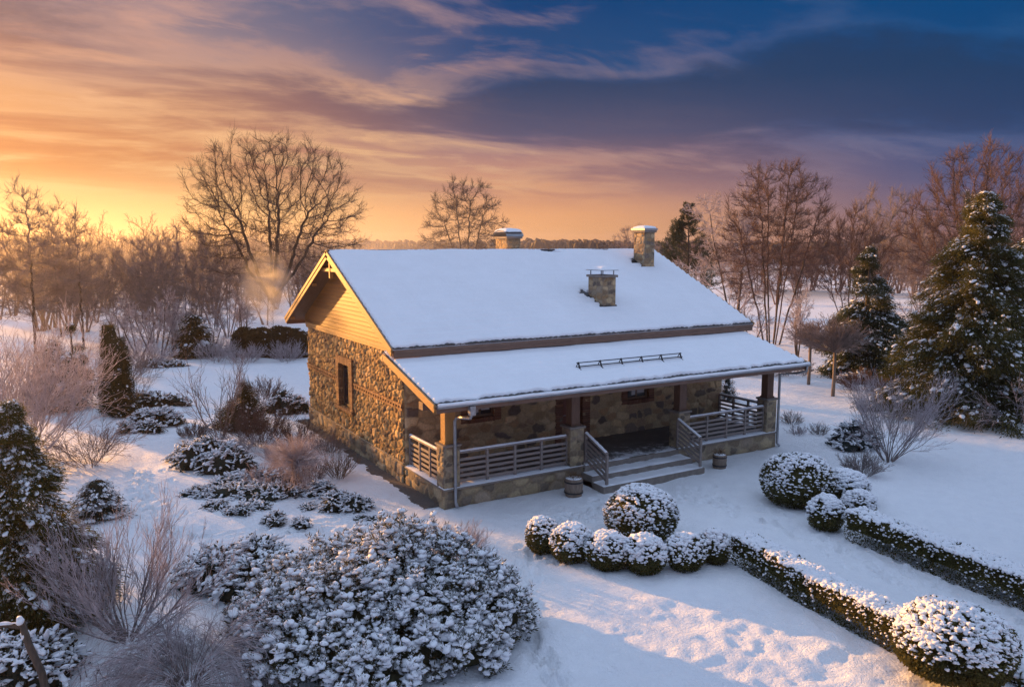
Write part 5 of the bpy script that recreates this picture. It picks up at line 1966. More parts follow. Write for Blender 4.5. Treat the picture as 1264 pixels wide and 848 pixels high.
    lob = [(0, 0, 0.80, 0.93, 0.93, 0.62), (-0.25, 0.1, 0.72, 0.78, 0.8, 0.55), (0.3, -0.1, 0.78, 0.72, 0.75, 0.52), (0.1, 0.3, 0.82, 0.7, 0.7, 0.55), (-0.1, -0.35, 0.74, 0.66, 0.62, 0.5)]
    clipped_bush(o, rg, lob, 12000, 1150, leaf=0.06, snow=0.056, top=-0.2, pw=1.0, core=0.9, hi=True)
    for (dx, dy, tx, ty) in ((-0.35, -0.35, -0.1, -0.1), (0.15, -0.5, 0.05, -0.15), (0.05, 0.1, 0, 0.1)):
        t = MB()
        tube(t, [(dx, dy, -0.1), (dx * 0.9 + 0.03, dy * 0.9, 0.22), (tx * 2, ty * 2, 0.55)], [0.06, 0.05, 0.045], 8)
        t.build('trunk', MT['barrel'], o)
    # small low shrubs at the foot of the topiary
    for (px, py, r, lab, sd_) in ((1262, 838, 0.40, 'snow dusted small shrub at the outer foot of the topiary', 43),):
        g = base_of(px, py)
        o = thing('low_shrub', g, lab, 'shrub')
        rg = R0(sd_)
        clipped_bush(o, rg, low_lobes(rg, r, r, 0.3, 6), 1300, 160, leaf=0.06, core=0.75)

    # --- junipers: (px,py base, width px, depth m, height m, label, n sprays)
    def juniper(px, py, wpx, dep, h, label, seed, n, lobes=9, ln=0.26, fol='juniper', snow=0.9, group=None, rz=None, up=0.25, core=0.72, sw=1.0, hi=False, droop=0.5, flat=0.55):
        g = base_of(px, py)
        k = mpp(g)
        o = thing('spreading_juniper', g, label, 'juniper', group, HEAD - math.pi / 2 if rz is None else rz)
        rg = R0(seed)
        spray_bush(o, rg, low_lobes(rg, wpx * k / 2, dep / 2, h, lobes, flat), n, ln, fol, snow, up, hi, droop, core, sw)
        return o
    juniper(300, 722, 165, 2.3, 0.95, 'wide snow laden juniper rising behind the huge dwarf pine', 51, 420, 10, 0.42, sw=1.05)
    juniper(268, 578, 116, 1.9, 0.95, 'dark bodied juniper with a white top in the rockery beside the house', 52, 300, 8, 0.36, core=0.85)
    juniper(240, 566, 62, 1.6, 0.75, 'snowy juniper on the outer side of the rockery, next to the path', 53, 170, 6, 0.32)
    juniper(310, 612, 150, 1.7, 0.34, 'flat snow covered creeping juniper spilling down the rockery', 54, 360, 12, 0.24, flat=0.7)
    juniper(248, 612, 56, 1.0, 0.32, 'narrow creeping juniper hugging the outer rockery edge', 55, 130, 6, 0.22, flat=0.7)
    juniper(296, 634, 46, 0.7, 0.26, 'small rounded juniper mat at the front of the rockery', 56, 100, 5, 0.18)
    juniper(338, 646, 40, 0.7, 0.34, 'little snow dotted mound in the rockery front, first of two together', 57, 90, 4, 0.16)
    juniper(371, 650, 32, 0.6, 0.34, 'little snow dotted mound in the rockery front, nearer the house path', 58, 80, 4, 0.16)
    juniper(382, 628, 34, 0.6, 0.20, 'tiny flat juniper half buried beside the lollipop tree', 59, 50, 4, 0.16, flat=0.7)
    juniper(427, 628, 62, 1.2, 0.66, 'round tufted juniper beside the garden path at the house corner', 60, 230, 6, 0.24, core=0.8)
    juniper(398, 612, 40, 0.9, 0.45, 'snow draped juniper behind the round tufted one', 61, 110, 5, 0.24)
    juniper(455, 640, 44, 0.6, 0.10, 'thin scatter of low twigs poking out of the path snow', 62, 40, 5, 0.14, flat=0.8)
    juniper(196, 522, 70, 1.8, 0.85, 'layered juniper with white shoulders close to the thuja column', 63, 240, 7, 0.34)
    juniper(172, 532, 60, 1.4, 0.55, 'low grey juniper in front of the thuja foot', 64, 150, 6, 0.28)
    juniper(190, 500, 84, 1.6, 0.80, 'dark juniper behind the white shouldered one', 65, 180, 6, 0.34, snow=0.5)
    juniper(358, 508, 60, 2.2, 0.95, 'juniper growing against the lit gable wall', 66, 200, 6, 0.36, snow=0.55, core=0.8)
    juniper(200, 452, 68, 1.6, 0.5, 'long low snow heaped mound at the far edge of the garden lawn', 67, 140, 8, 0.4, flat=0.7)
    juniper(30, 838, 150, 1.8, 0.75, 'snowy juniper under the broken branch near the garden corner', 68, 330, 9, 0.34, hi=False)
    juniper(1054, 552, 66, 1.6, 0.95, 'blue green juniper beside the frosted shrub on the lawn', 69, 250, 7, 0.34, fol='blue_juniper', core=0.85, up=0.35)
    juniper(1055, 472, 46, 1.4, 0.7, 'snow dusted mound beneath the umbrella trees', 70, 90, 5, 0.36)
    juniper(378, 440, 14, 1.0, 0.9, 'small snow capped mound half hidden by the house corner', 71, 60, 4, 0.3)
    juniper(905, 418, 60, 2.0, 0.8, 'snowy mound glimpsed above the porch roof end', 72, 80, 5, 0.45)

    # --- hoar frosted and bare shrubs
    def shrub(px, py, h, label, seed, name='frosted_shrub', cat='shrub', group=None, **kw):
        g = base_of(px, py)
        o = thing(name, g, label, cat, group)
        twig_bush(o, R0(seed), h, **kw)
        return o
    shrub(158, 790, 2.35, 'many stemmed frosted shrub spreading its bare twigs beside the huge dwarf pine', 81, n=34, spread=1.15, r=0.019, n1=9, n2=7, rmin=0.004, lr=0.5, mat='twig_frost', stem_mat='twig_pale', trop=0.12, trop0=0.07, ang=0.5)
    # weeping shrub
    g = base_of(232, 850)
    o = thing('weeping_shrub', g, 'weeping shrub of drooping hoar white twigs at the edge of the dwarf pine', 'shrub')
    twig_bush(o, R0(82), 1.55, n=120, spread=1.2, r=0.010, n1=9, n2=6, rmin=0.0042, mat='twig_frost', stem_mat='twig_pale', trop=-0.28, trop0=-0.16, ang=0.6, lr=0.75, t0=0.35)
    shrub(14, 588, 4.4, 'big frosted bush catching orange sunlight between the conifers and the path', 83, n=34, spread=0.85, r=0.024, n1=9, n2=6, n3=2, rmin=0.007, mat='twig_frost', lr=0.55, trop=0.09, trop0=0.05, base=0.5)
    shrub(-20, 556, 4.6, 'frosted bush behind the tall golden conifer, lower and denser', 84, n=26, spread=1.0, r=0.022, n1=8, n2=6, n3=2, rmin=0.007, mat='twig_frost', base=0.5)
    shrub(112, 575, 1.5, 'lower grey frosted bush beside the path bend', 85, n=26, spread=1.1, r=0.012, n1=8, n2=6, rmin=0.006, mat='twig_pale', base=0.35, trop=-0.05, trop0=-0.03)
    shrub(272, 545, 3.3, 'slender bare shrub with frost tipped branches in the rockery', 86, n=9, spread=0.62, r=0.024, n1=8, n2=5, rmin=0.006, mat='twig_pale', stem_mat='twig_pale', lr=0.42, base=0.12)
    shrub(320, 550, 1.5, 'russet twiggy bush between the small pine and the house', 87, n=44, spread=0.95, r=0.010, n1=7, n2=5, rmin=0.0055, mat='twig_red', base=0.6)
    shrub(365, 548, 1.0, 'second russet twiggy bush nearer the gable wall', 88, n=34, spread=1.0, r=0.010, n1=7, n2=4, rmin=0.0055, mat='twig_red', base=0.5)
    shrub(240, 540, 0.62, 'small dense grey brown bush at the far tip of the rockery', 89, n=44, spread=1.1, r=0.008, n1=7, n2=4, rmin=0.005, mat='twig_red', base=0.3)
    shrub(418, 590, 0.85, 'tuft of dry brown stalks beside the house path', 90, 'dry_grass', 'grass tuft', n=70, spread=0.8, r=0.006, n1=3, n2=2, rmin=0.004, mat='dry', base=0.22)
    shrub(330, 600, 0.7, 'frosted fine twigged bush in the middle of the rockery', 91, n=40, spread=1.1, r=0.008, n1=7, n2=4, rmin=0.0045, mat='twig_frost', base=0.4)
    shrub(385, 596, 0.7, 'frosted bush under the lollipop tree on the house side', 92, n=34, spread=1.0, r=0.008, n1=7, n2=4, rmin=0.0045, mat='twig_pale', base=0.3)
    shrub(568, 690, 0.75, 'pinkish frosted bush rising just behind the huge dwarf pine', 93, n=60, spread=1.0, r=0.007, n1=7, n2=5, rmin=0.0035, mat='twig_frost', base=0.35)
    shrub(1097, 568, 2.9, 'wide frosted multi stem shrub standing on the open lawn', 94, n=20, spread=0.85, r=0.022, n1=9, n2=6, n3=2, rmin=0.0055, mat='twig_frost', stem_mat='twig_pale', lr=0.5, base=0.15, trop=0.10)
    shrub(1062, 584, 0.75, 'grey twiggy bush between the lawn shrub and the ball bushes', 95, n=50, spread=1.05, r=0.008, n1=7, n2=4, rmin=0.0045, mat='twig_pale', base=0.3)
    shrub(977, 523, 0.5, 'small dark twiggy tuft in the snow off the porch corner', 96, n=36, spread=1.0, r=0.007, n1=5, n2=3, rmin=0.005, mat='twig_pale', base=0.2)
    shrub(985, 536, 0.4, 'pale frosted tuft nearest the porch downpipe', 97, n=30, spread=1.0, r=0.006, n1=5, n2=3, rmin=0.005, mat='twig_frost', base=0.2)
    shrub(1011, 536, 0.5, 'small frosted tuft between the porch corner and the blue juniper', 98, n=30, spread=1.0, r=0.006, n1=5, n2=3, rmin=0.005, mat='twig_pale', base=0.2)
    shrub(1252, 530, 2.6, 'drooping frosted shrub leaning on the big snowy conifer', 99, n=26, spread=1.2, r=0.02, n1=8, n2=5, rmin=0.007, mat='twig_frost', trop=-0.08, trop0=-0.06, base=0.4)
    shrub(165, 500, 2.0, 'thin bare sapling shrub beside the thuja column', 100, n=8, spread=0.7, r=0.014, n1=6, n2=4, rmin=0.005, mat='twig_pale')
    shrub(1065, 482, 1.1, 'reddish brown bush below the umbrella trees', 101, n=44, spread=1.1, r=0.012, n1=7, n2=4, rmin=0.008, mat='twig_red', base=0.7)
    shrub(1095, 486, 0.9, 'brown bush in front of the big snowy conifer', 102, n=40, spread=1.1, r=0.012, n1=7, n2=4, rmin=0.008, mat='twig_red', base=0.6)
    for px, lab, sd_ in ((915, 'grey twig bush seen under the porch roof by the end post', 103), (938, 'low pinkish bush row seen beside the porch end post', 104), (975, 'brown bush behind the porch downpipe', 105)):
        shrub(px, 462, 1.0, lab, sd_, n=40, spread=1.15, r=0.012, n1=7, n2=4, rmin=0.009, mat='twig_pale', base=0.9)
    shrub(345, 575, 0.8, 'frosted bush between the lollipop tree and the russet bushes', 143, n=40, spread=1.1, r=0.008, n1=7, n2=4, rmin=0.0045, mat='twig_frost', base=0.4)
    shrub(290, 560, 0.7, 'pale twiggy bush between the white topped juniper and the slender bare shrub', 144, n=40, spread=1.1, r=0.008, n1=7, n2=4, rmin=0.0045, mat='twig_frost', base=0.4)
    shrub(405, 560, 0.8, 'grey twiggy bush at the foot of the gable wall', 145, n=40, spread=1.0, r=0.008, n1=7, n2=4, rmin=0.0045, mat='twig_pale', base=0.3)
    shrub(325, 500, 1.3, 'brown twiggy bush behind the small dark pine', 146, n=40, spread=1.0, r=0.010, n1=7, n2=4, rmin=0.006, mat='twig_red', base=0.4)
    shrub(305, 448, 1.2, 'frosted pale bush before the brown green hedge', 147, n=34, spread=1.1, r=0.012, n1=7, n2=4, rmin=0.009, mat='twig_frost', base=0.5)
    shrub(355, 446, 1.3, 'frosted pale bush near the smoke before the hedge', 148, n=34, spread=1.1, r=0.012, n1=7, n2=4, rmin=0.009, mat='twig_frost', base=0.5)
    shrub(268, 446, 1.6, 'frosted pale bush beside the squat evergreen', 149, n=34, spread=1.1, r=0.012, n1=7, n2=4, rmin=0.009, mat='twig_frost', base=0.6)
    shrub(180, 452, 1.8, 'wide frosted bush behind the far snow heaped mound', 151, n=40, spread=1.2, r=0.012, n1=7, n2=4, rmin=0.009, mat='twig_frost', base=1.0)
    shrub(155, 470, 1.6, 'frosted bush next to the thuja columns at the lawn edge', 152, n=40, spread=1.1, r=0.012, n1=7, n2=4, rmin=0.008, mat='twig_pale', base=0.7)
    juniper(335, 596, 70, 1.2, 0.42, 'snowy juniper filling the rockery centre under the frosted bushes', 153, 170, 6, 0.26)
    juniper(286, 596, 60, 1.0, 0.36, 'snowy creeping juniper below the white topped one', 154, 140, 6, 0.24, flat=0.7)
    juniper(268, 628, 40, 0.7, 0.24, 'small snow smothered mat at the rockery edge beside the rounded mat', 155, 80, 5, 0.18, flat=0.7)
    juniper(318, 628, 40, 0.6, 0.22, 'thin snow smothered mat just above the two little mounds', 156, 70, 5, 0.18, flat=0.7)
    # lollipop tree
    g = base_of(366, 608)
    o = thing('lollipop_tree', g, 'small frosted lollipop tree with a fine twigged round head on thin stems', 'tree')
    rg = R0(110)
    t = MB()
    heads = []
    for (dx, dy) in ((0, 0), (0.10, 0.05), (-0.06, 0.07)):
        tube(t, [(dx, dy, -0.1), (dx * 0.8, dy * 0.8, 0.5), (dx * 1.2, dy * 1.2, 0.95)], [0.026, 0.022, 0.02], 7)
    t.build('trunk', MT['twig'], o)
    n = 150
    d = nrm(rg.normal(size=(n, 3)) + np.array((0, 0, 0.45)))
    sp = [dict(K=5, w=0.12, trop=0.02, sides=4, rtip=0.4), dict(n=7, t0=0.15, ang=0.55, lr=0.5, rr=0.7, K=3, w=0.15, trop=0.0, sides=3, rmin=0.004, rtip=0.6), dict(n=4, t0=0.2, ang=0.6, lr=0.5, rr=0.8, K=2, w=0.15, sides=3, rmin=0.0035, rtip=0.6)]
    sk = skeleton(rg, 1, sp, (np.tile((0, 0, 0.95), (n, 1)) + rg.normal(0, 0.05, (n, 3)), d, rg.uniform(0.7, 1.05, n), np.full(n, 0.009)))
    b = MB()
    for pts, rad, s_ in sk:
        V, Q = tubes(pts, rad, s_)
        b.add(V, Q)
    b.build('crown', MT['twig_frost'], o)
    # broken branch of the near corner
    g = base_of(62, 870)
    o = thing('broken_branch', g, 'thick bent dead branch with snow on it near the corner of the garden', 'branch')
    t = MB()
    rr2 = np.array((R_[0], R_[1], 0))
    tube(t, [rr2 * 0.0 + (0, 0, -0.1), rr2 * -0.10 + (0, 0, 0.6), rr2 * -0.28 + (0, 0, 1.1), rr2 * -0.38 + (0, 0, 1.55)], [0.07, 0.062, 0.06, 0.055], 9)
    t.build('stem', MT['bark'], o)
    t = MB()
    tube(t, [rr2 * -0.36 + (0, 0, 1.42), rr2 * -0.7 + (0, 0, 1.45), rr2 * -1.2 + (0, 0, 1.2)], [0.035, 0.03, 0.02], 7)
    t.build('limb', MT['bark'], o)
    t = MB()
    blobs(t, rg, np.array([rr2 * -0.38 + (0, 0, 1.56), rr2 * -0.33 + (0, 0, 1.3), rr2 * -0.62 + (0, 0, 1.49), rr2 * -0.9 + (0, 0, 1.38)]), np.array([(0.07, 0.07, 0.05), (0.05, 0.05, 0.1), (0.14, 0.04, 0.03), (0.16, 0.035, 0.03)]), np.array([(1, 0, 0), (1, 0, 0), rr2, rr2]), 0, True)
    t.build('snow', MT['tuft_snow'], o)
    for (px, py, h, lab, sd_) in ((98, 838, 0.5, 'single upright dead stalk in the snow beside the weeping shrub', 111), (122, 848, 0.4, 'short thin dead stalk at the bottom edge of the garden', 112), (232, 611, 0.3, 'withered stalk sticking out of the path snow', 113)):
        shrub(px, py, h, lab, sd_, 'dead_stalk', 'stalk', n=3, spread=0.15, r=0.011, n1=2, n2=1, rmin=0.006, mat='twig')

    # --- evergreens
    def ever(px, py, Hh, Rr, n, label, seed, name='conifer', cat='conifer', dz=0, **kw):
        g = base_of(px, py)
        o = thing(name, g, label, cat)
        conifer(o, R0(seed), Hh, Rr, n, **kw)
        return o
    g0 = base_of(18, 775)
    ever(32, 764, 4.6, 1.75, 1700, 'tall golden tipped conifer with snow on its drooping sprays at the garden edge', 121, clump=0.44, snow=0.34, quads=60, prof=0.85, fol='cypress', bough=0.3, nbd=6)
    ever(122, 640, 1.15, 0.62, 110, 'small rounded snow dusted conifer shrub beside the golden tipped one', 122, clump=0.28, snow=0.8, prof=0.45, quads=40, fol='juniper', core=0.75)
    ever(141, 511, 4.3, 0.52, 900, 'dark clipped thuja column standing tallest by the garden lawn', 123, 'thuja_column', 'thuja', clump=0.21, snow=0.03, prof=0.26, quads=30, droop=-0.9, fol='thuja', tight=1.0, lumpy=0.06, core=0.85)
    ever(152, 514, 3.7, 0.48, 640, 'shorter thuja column pressed against the tallest one', 124, 'thuja_column', 'thuja', clump=0.24, snow=0.03, prof=0.26, quads=30, droop=-0.9, fol='thuja', tight=1.0, lumpy=0.06, core=0.85)
    ever(94, 504, 4.1, 1.25, 240, 'dark spiky conifer behind the frosted bush, next to the thuja columns', 125, clump=0.55, snow=0.25, quads=44, fol='pine', prof=0.9, bough=0.35)
    ever(70, 505, 3.3, 1.2, 200, 'dark conifer half hidden by the frosted bush', 126, clump=0.55, snow=0.35, quads=40, fol='pine', prof=0.8)
    ever(304, 530, 2.1, 0.85, 170, 'small dark pine with an upright leader in the rockery', 127, clump=0.36, snow=0.12, quads=44, fol='mugo', prof=0.95, droop=-0.5)
    ever(286, 527, 1.2, 0.6, 90, 'low dark pine bush at the foot of the upright one', 128, clump=0.32, snow=0.12, quads=40, fol='mugo', prof=0.6, droop=-0.5)
    ever(897, 494, 2.0, 0.36, 150, 'narrow dark evergreen between the porch end and the lawn', 129, clump=0.2, snow=0.5, quads=30, fol='blue_juniper', prof=0.5, tight=0.8)
    ever(1198, 514, 9.9, 4.0, 2500, 'huge cone shaped conifer with snowy hanging clumps beside the lawn', 130, clump=0.76, snow=0.20, quads=60, prof=0.66, fol='cypress', bough=0.40)
    ever(1178, 478, 10.6, 1.7, 420, 'slim dark evergreen spire rising out of the huge snowy conifer', 134, clump=0.6, snow=0.12, quads=54, prof=0.6, fol='pine', bough=0.3)
    ever(1276, 498, 9.2, 3.4, 1300, 'second dark conifer standing behind the huge snowy one', 131, clump=0.8, snow=0.14, quads=56, prof=0.6, fol='pine', bough=0.4)
    ever(1066, 462, 7.6, 2.7, 1000, 'dark evergreen behind the umbrella trees', 132, clump=0.8, snow=0.16, quads=56, prof=0.55, fol='pine', bough=0.35)
    ever(240, 440, 3.0, 1.3, 150, 'squat dark evergreen at the back of the garden lawn', 133, clump=0.7, snow=0.1, quads=50, fol='thuja', prof=0.5)
    # background hedge at the back of the lawn
    g = base_of(332, 440)
    o = thing('garden_hedge', g, 'tall brown green hedge closing the back of the garden lawn', 'hedge', None, HEAD - math.pi / 2)
    rg = R0(140)
    lob = [(x, rg.uniform(-0.3, 0.3), 0.9, 0.9, 0.8, 1.15 + rg.uniform(-0.15, 0.15)) for x in np.arange(-1.7, 2.3, 0.62)]
    clipped_bush(o, rg, lob, 9000, 40, leaf=0.13, fol='brown_hedge', snow=0.08)
    for (px, w_, lab, sd_) in ((392, 2.0, 'short dark hedge piece beside the house corner', 141),):
        g = base_of(px, 436)
        o = thing('garden_hedge', g, lab, 'hedge', None, HEAD - math.pi / 2)
        rg = R0(sd_)
        clipped_bush(o, rg, [(x, 0, 0.7, 0.8, 0.7, 0.9) for x in np.arange(-w_ / 2, w_ / 2 + 0.1, 0.6)], 3500, 60, leaf=0.12, fol='thuja', snow=0.08)
    # the Scots pine behind the roof
    g = CAM + (base_of(847, 385) - CAM) * 1.0
    g[2] = 0
    o = thing('pine_tree', g, 'dark pine tree with whorled tufted branches rising behind the far roof end', 'tree')
    rg = R0(150)
    Hh = 12.4
    t = MB()
    tube(t, [(0, 0, -0.1), (0.1, 0, Hh * 0.5), (0, 0, Hh * 0.98)], [0.2, 0.12, 0.02], 8)
    P, D, L = [], [], []
    for z in np.linspace(2.0, Hh * 0.97, 13):
        m = 7 if z < Hh * 0.8 else 5
        for q in range(m):
            a = rg.uniform(0, 6.28)
            ll = (Hh - z) * 0.46 * rg.uniform(0.5, 1.15) + 0.35
            P.append((0, 0, z))
            D.append((math.cos(a), math.sin(a), 0.25 + 0.3 * z / Hh))
            L.append(ll)
    sp = [dict(K=5, w=0.06, trop=0.05, sides=4, rtip=0.4), dict(n=7, t0=0.3, ang=0.7, lr=0.42, rr=0.6, K=3, w=0.1, trop=0.08, sides=3, rmin=0.015, rtip=0.6, fall=0.2)]
    sk = skeleton(rg, 1, sp, (np.array(P, float), np.array(D), np.array(L), np.full(len(P), 0.045)))
    for pts, rad, s_ in sk:
        V, Q = tubes(pts, rad, s_)
        t.add(V, Q)
    t.build('trunk', MT['bark'], o)
    tips = np.concatenate([sk[0][0][:, -1], sk[0][0][:, -2], sk[1][0][:, -1], sk[1][0][:, -2]])
    dirs = np.concatenate([sk[0][0][:, -1] - sk[0][0][:, -3]] * 2 + [sk[1][0][:, -1] - sk[1][0][:, 0]] * 2)
    q = 26
    b = MB()
    pos = tips.repeat(q, 0) + rg.normal(0, 0.09, (len(tips) * q, 3))
    leaves(b, rg, pos, nrm(dirs).repeat(q, 0) * 0.8 + rg.normal(0, 0.6, pos.shape) + np.array((0, 0, 0.3)), 0.24 * rg.uniform(0.7, 1.2, len(pos)), 0.035)
    b.build('crown', MT['pine'], o)


garden()


def copies_of(src, items, group):
    for (px, py, rz, sc, lab) in items:
        copy_thing(src, base_of(px, py), lab, group, rz, sc)


def trees():
    R0 = lambda s: np.random.default_rng(s)
    # the great tree beyond the gable
    g = base_of(338, 426)
    o = thing('bare_tree', g, 'great wide crowned leafless tree rising behind the gable', 'tree')
    rv = vec_right()
    fv = np.array((FW[0], FW[1], 0.0))
    c0 = rv * 0.3
    trunk = [[(0, 0, -0.1), (0, 0, 2.2), tuple(rv * 0.15 + (0, 0, 4.2))]]
    for ax, ay, ln in ((-1.7, 0.3, 5.0), (-0.9, -0.6, 5.6), (-0.2, 0.6, 6.0), (0.5, -0.4, 6.0), (1.2, 0.5, 5.6), (1.9, -0.2, 4.8)):
        trunk.append([(0, 0, 3.2 + 0.2 * abs(ax)), tuple(rv * ax * 0.8 + fv * ay + (0, 0, 5.2)), tuple(rv * ax * 2.0 + fv * ay * 2.2 + (0, 0, 4.0 + ln))])
    crown_tree(o, 202, [(*(c0[:2]), 11.2, 6.9, 6.4, 5.4), (*(c0 - rv * 3.2)[:2], 8.8, 4.4, 4.6, 3.6), (*(c0 + rv * 3.4)[:2], 8.9, 4.2, 4.6, 3.9)], 2500, trunk, 0.42, 0.014, 0.485, tw_n=5, tw_len=0.8, tw_r=0.006, rmax=0.52, shell=0.42, tw2=2)
    # tree behind the ridge
    g = base_of(574, 372)
    o = thing('bare_tree', g, 'round leafless tree standing behind the middle of the ridge', 'tree')
    rv = vec_right()
    fv = np.array((FW[0], FW[1], 0.0))
    trunk = [[(0, 0, -0.1), (0, 0, 3.5)]]
    for ax, ay, ln in ((-1.5, 0.3, 7.5), (-0.5, -0.6, 9.5), (0.4, 0.6, 9.8), (1.4, -0.4, 8.2)):
        trunk.append([(0, 0, 3.0), tuple(rv * ax * 0.8 + fv * ay + (0, 0, 6.0)), tuple(rv * ax * 1.9 + fv * ay * 2.2 + (0, 0, 3.5 + ln))])
    crown_tree(o, 203, [(0, 0, 11.2, 5.6, 5.4, 6.4), (*(rv * 2.2)[:2], 9.5, 4.2, 4.4, 4.2), (*(rv * -2.6)[:2], 8.8, 4.0, 4.4, 3.6)], 1500, trunk, 0.55, 0.018, 0.46, tw_n=5, tw_len=0.9, tw_r=0.013, rmax=0.36, shell=0.45, tw2=2)
    # multi stem tree right of the house
    g = base_of(952, 426)
    o = thing('bare_tree', g, 'tall many stemmed leafless tree behind the porch end', 'tree')
    rv = vec_right()
    fv = np.array((FW[0], FW[1], 0.0))
    trunk = []
    for ax, ay, ln in ((-1.5, 0.3, 9.0), (-0.9, -0.5, 11.2), (-0.25, 0.5, 12.4), (0.35, -0.3, 12.6), (1.0, 0.4, 11.4), (1.6, -0.3, 9.6), (0.7, 0.9, 10.5)):
        trunk.append([tuple(rv * ax * 0.35 + fv * ay * 0.3 + (0, 0, -0.1)), tuple(rv * ax * 0.75 + fv * ay * 0.8 + (0, 0, 3.0)), tuple(rv * ax * 1.8 + fv * ay * 1.8 + (0, 0, ln))])
    crown_tree(o, 204, [(0, 0, 9.4, 4.3, 4.2, 5.2), (*(rv * 1.4)[:2], 7.2, 3.6, 3.6, 4.0), (*(rv * -1.6)[:2], 6.6, 3.4, 3.6, 3.8)], 2300, trunk, 0.40, 0.012, 0.44, tw_n=5, tw_len=0.75, tw_r=0.0085, mats=('bark', 'twig_red'), rmax=0.24, shell=0.5, tw2=3, up=0.14)
    # poplar like broom tree
    g = base_of(1046, 408)
    o = thing('bare_tree', g, 'hazy upright leafless tree between the tall many stemmed one and the dark evergreen', 'tree')
    rv = vec_right()
    trunk = []
    for ax, ln in ((-1.4, 5.0), (-0.7, 6.0), (0.0, 6.5), (0.6, 6.2), (1.3, 5.2)):
        trunk.append([tuple(rv * ax * 0.3 + (0, 0.2 * ax, -0.1)), tuple(rv * ax * 0.8 + (0, -0.3 * ax, 3.0)), tuple(rv * ax * 1.7 + (0, 0.5 * ax, ln))])
    crown_tree(o, 205, [(0, 0, 7.0, 3.4, 3.4, 4.6), (*(rv * 1.5)[:2], 6.0, 2.6, 2.8, 3.6), (*(rv * -1.5)[:2], 6.0, 2.6, 2.8, 3.6)], 1300, trunk, 0.42, 0.013, 0.42, tw_n=5, tw_len=0.8, tw_r=0.011, mats=('bark', 'twig_red'), rmax=0.16, shell=0.55, tw2=2, up=0.25)
    # large tree on the far side, behind the huge conifer
    g = base_of(1205, 425)
    o = thing('bare_tree', g, 'big spreading leafless tree towering behind the huge snowy conifer', 'tree')
    rv = vec_right()
    fv = np.array((FW[0], FW[1], 0.0))
    trunk = [[(0, 0, -0.1), (0, 0, 2.5)], [tuple(rv * 1.6 + (0, 0, -0.1)), tuple(rv * 1.8 + (0, 0, 3.5)), tuple(rv * 2.8 + (0, 0, 7.5))]]
    for ax, ay, ln in ((-2.2, 0.3, 6.8), (-1.2, -0.6, 8.0), (-0.3, 0.6, 8.6), (0.6, -0.4, 8.0)):
        trunk.append([(0, 0, 2.0), tuple(rv * ax * 0.8 + fv * ay + (0, 0, 5.0)), tuple(rv * ax * 1.8 + fv * ay * 2.0 + (0, 0, ln))])
    crown_tree(o, 206, [(*(rv * -0.3)[:2], 10.3, 5.4, 5.0, 5.6), (*(rv * 3.4)[:2], 10.2, 4.4, 4.4, 5.2), (*(rv * -3.4)[:2], 8.6, 3.4, 4.0, 4.2)], 2300, trunk, 0.42, 0.013, 0.46, tw_n=5, tw_len=0.8, tw_r=0.0085, mats=('bark', 'twig_red'), rmax=0.30, shell=0.45, tw2=3, up=0.12)
    # frosted birch, pinkish
    g = base_of(905, 402)
    o = thing('frosted_tree', g, 'pink lit hoar frosted tree between the pine and the many stemmed tree', 'tree')
    rg = R0(207)
    sp = tree_spec(12, 9, 7, 5, 0, ang=(0.7, 0.6, 0.7, 0.7), lr=(0.5, 0.55, 0.55, 0.55), t0=0.15, trop=-0.01, w=0.10, rmin=0.018, fall=0.6)
    bare_tree(o, rg, 12, stems(rg, 3, 0.22, 12.0, 0.16, 0.5, 0.1), sp, 1, MT['bark'], MT['twig_frost'])
    # umbrella trees on clean stems
    def umbrella(px, py, wpx, zt, label, seed):
        g = base_of(px, py)
        k = mpp(g)
        o = thing('umbrella_tree', g, label, 'tree', 'umbrella trees beside the lawn')
        rg = R0(seed)
        t = MB()
        tube(t, [(0, 0, -0.1), (0.02, 0, 0.9), (0, 0, zt)], [0.10, 0.085, 0.08], 9)
        t.build('trunk', MT['barrel'], o)
        n = 95
        a = np.arange(n) * 2.399
        tilt = rg.uniform(0.0, 1, n) ** 0.8 * 1.36
        d = np.stack([np.cos(a) * np.sin(tilt), np.sin(a) * np.sin(tilt), np.cos(tilt) + 0.12], 1)
        L = wpx * k / 2 * (0.85 + 0.15 * np.sin(tilt)) * rg.uniform(0.8, 1.1, n)
        sp = [dict(K=5, w=0.07, trop=-0.01, sides=4, rtip=0.4), dict(n=9, t0=0.2, ang=0.5, lr=0.42, rr=0.7, K=3, w=0.1, trop=-0.03, sides=3, rmin=0.008, rtip=0.6), dict(n=4, t0=0.2, ang=0.5, lr=0.5, rr=0.8, K=2, w=0.1, sides=3, rmin=0.007, rtip=0.6)]
        sk = skeleton(rg, 1, sp, (np.tile((0, 0, zt - 0.05), (n, 1)), d, L, np.full(n, 0.018)))
        b = MB()
        for pts, rad, s_ in sk:
            V, Q = tubes(pts, rad, s_)
            b.add(V, Q)
        b.build('crown', MT['twig_pale'], o)
    umbrella(1028, 489, 94, 2.35, 'nearer umbrella shaped bare tree on a clean pale stem by the lawn', 211)
    umbrella(998, 474, 66, 2.2, 'smaller umbrella shaped bare tree behind the nearer one', 212)
    # frosted thin trees at the sunny side
    g = base_of(44, 436)
    first = thing('frosted_tree', g, 'slender gold lit tree at the very edge of the view, taller than its neighbours', 'tree', 'frosted trees in the sun beyond the garden')
    trunk = [[(0, 0, -0.1), (0.1, 0.05, 4.0), (0.15, 0.0, 8.0), (0.1, 0.1, 10.8)]]
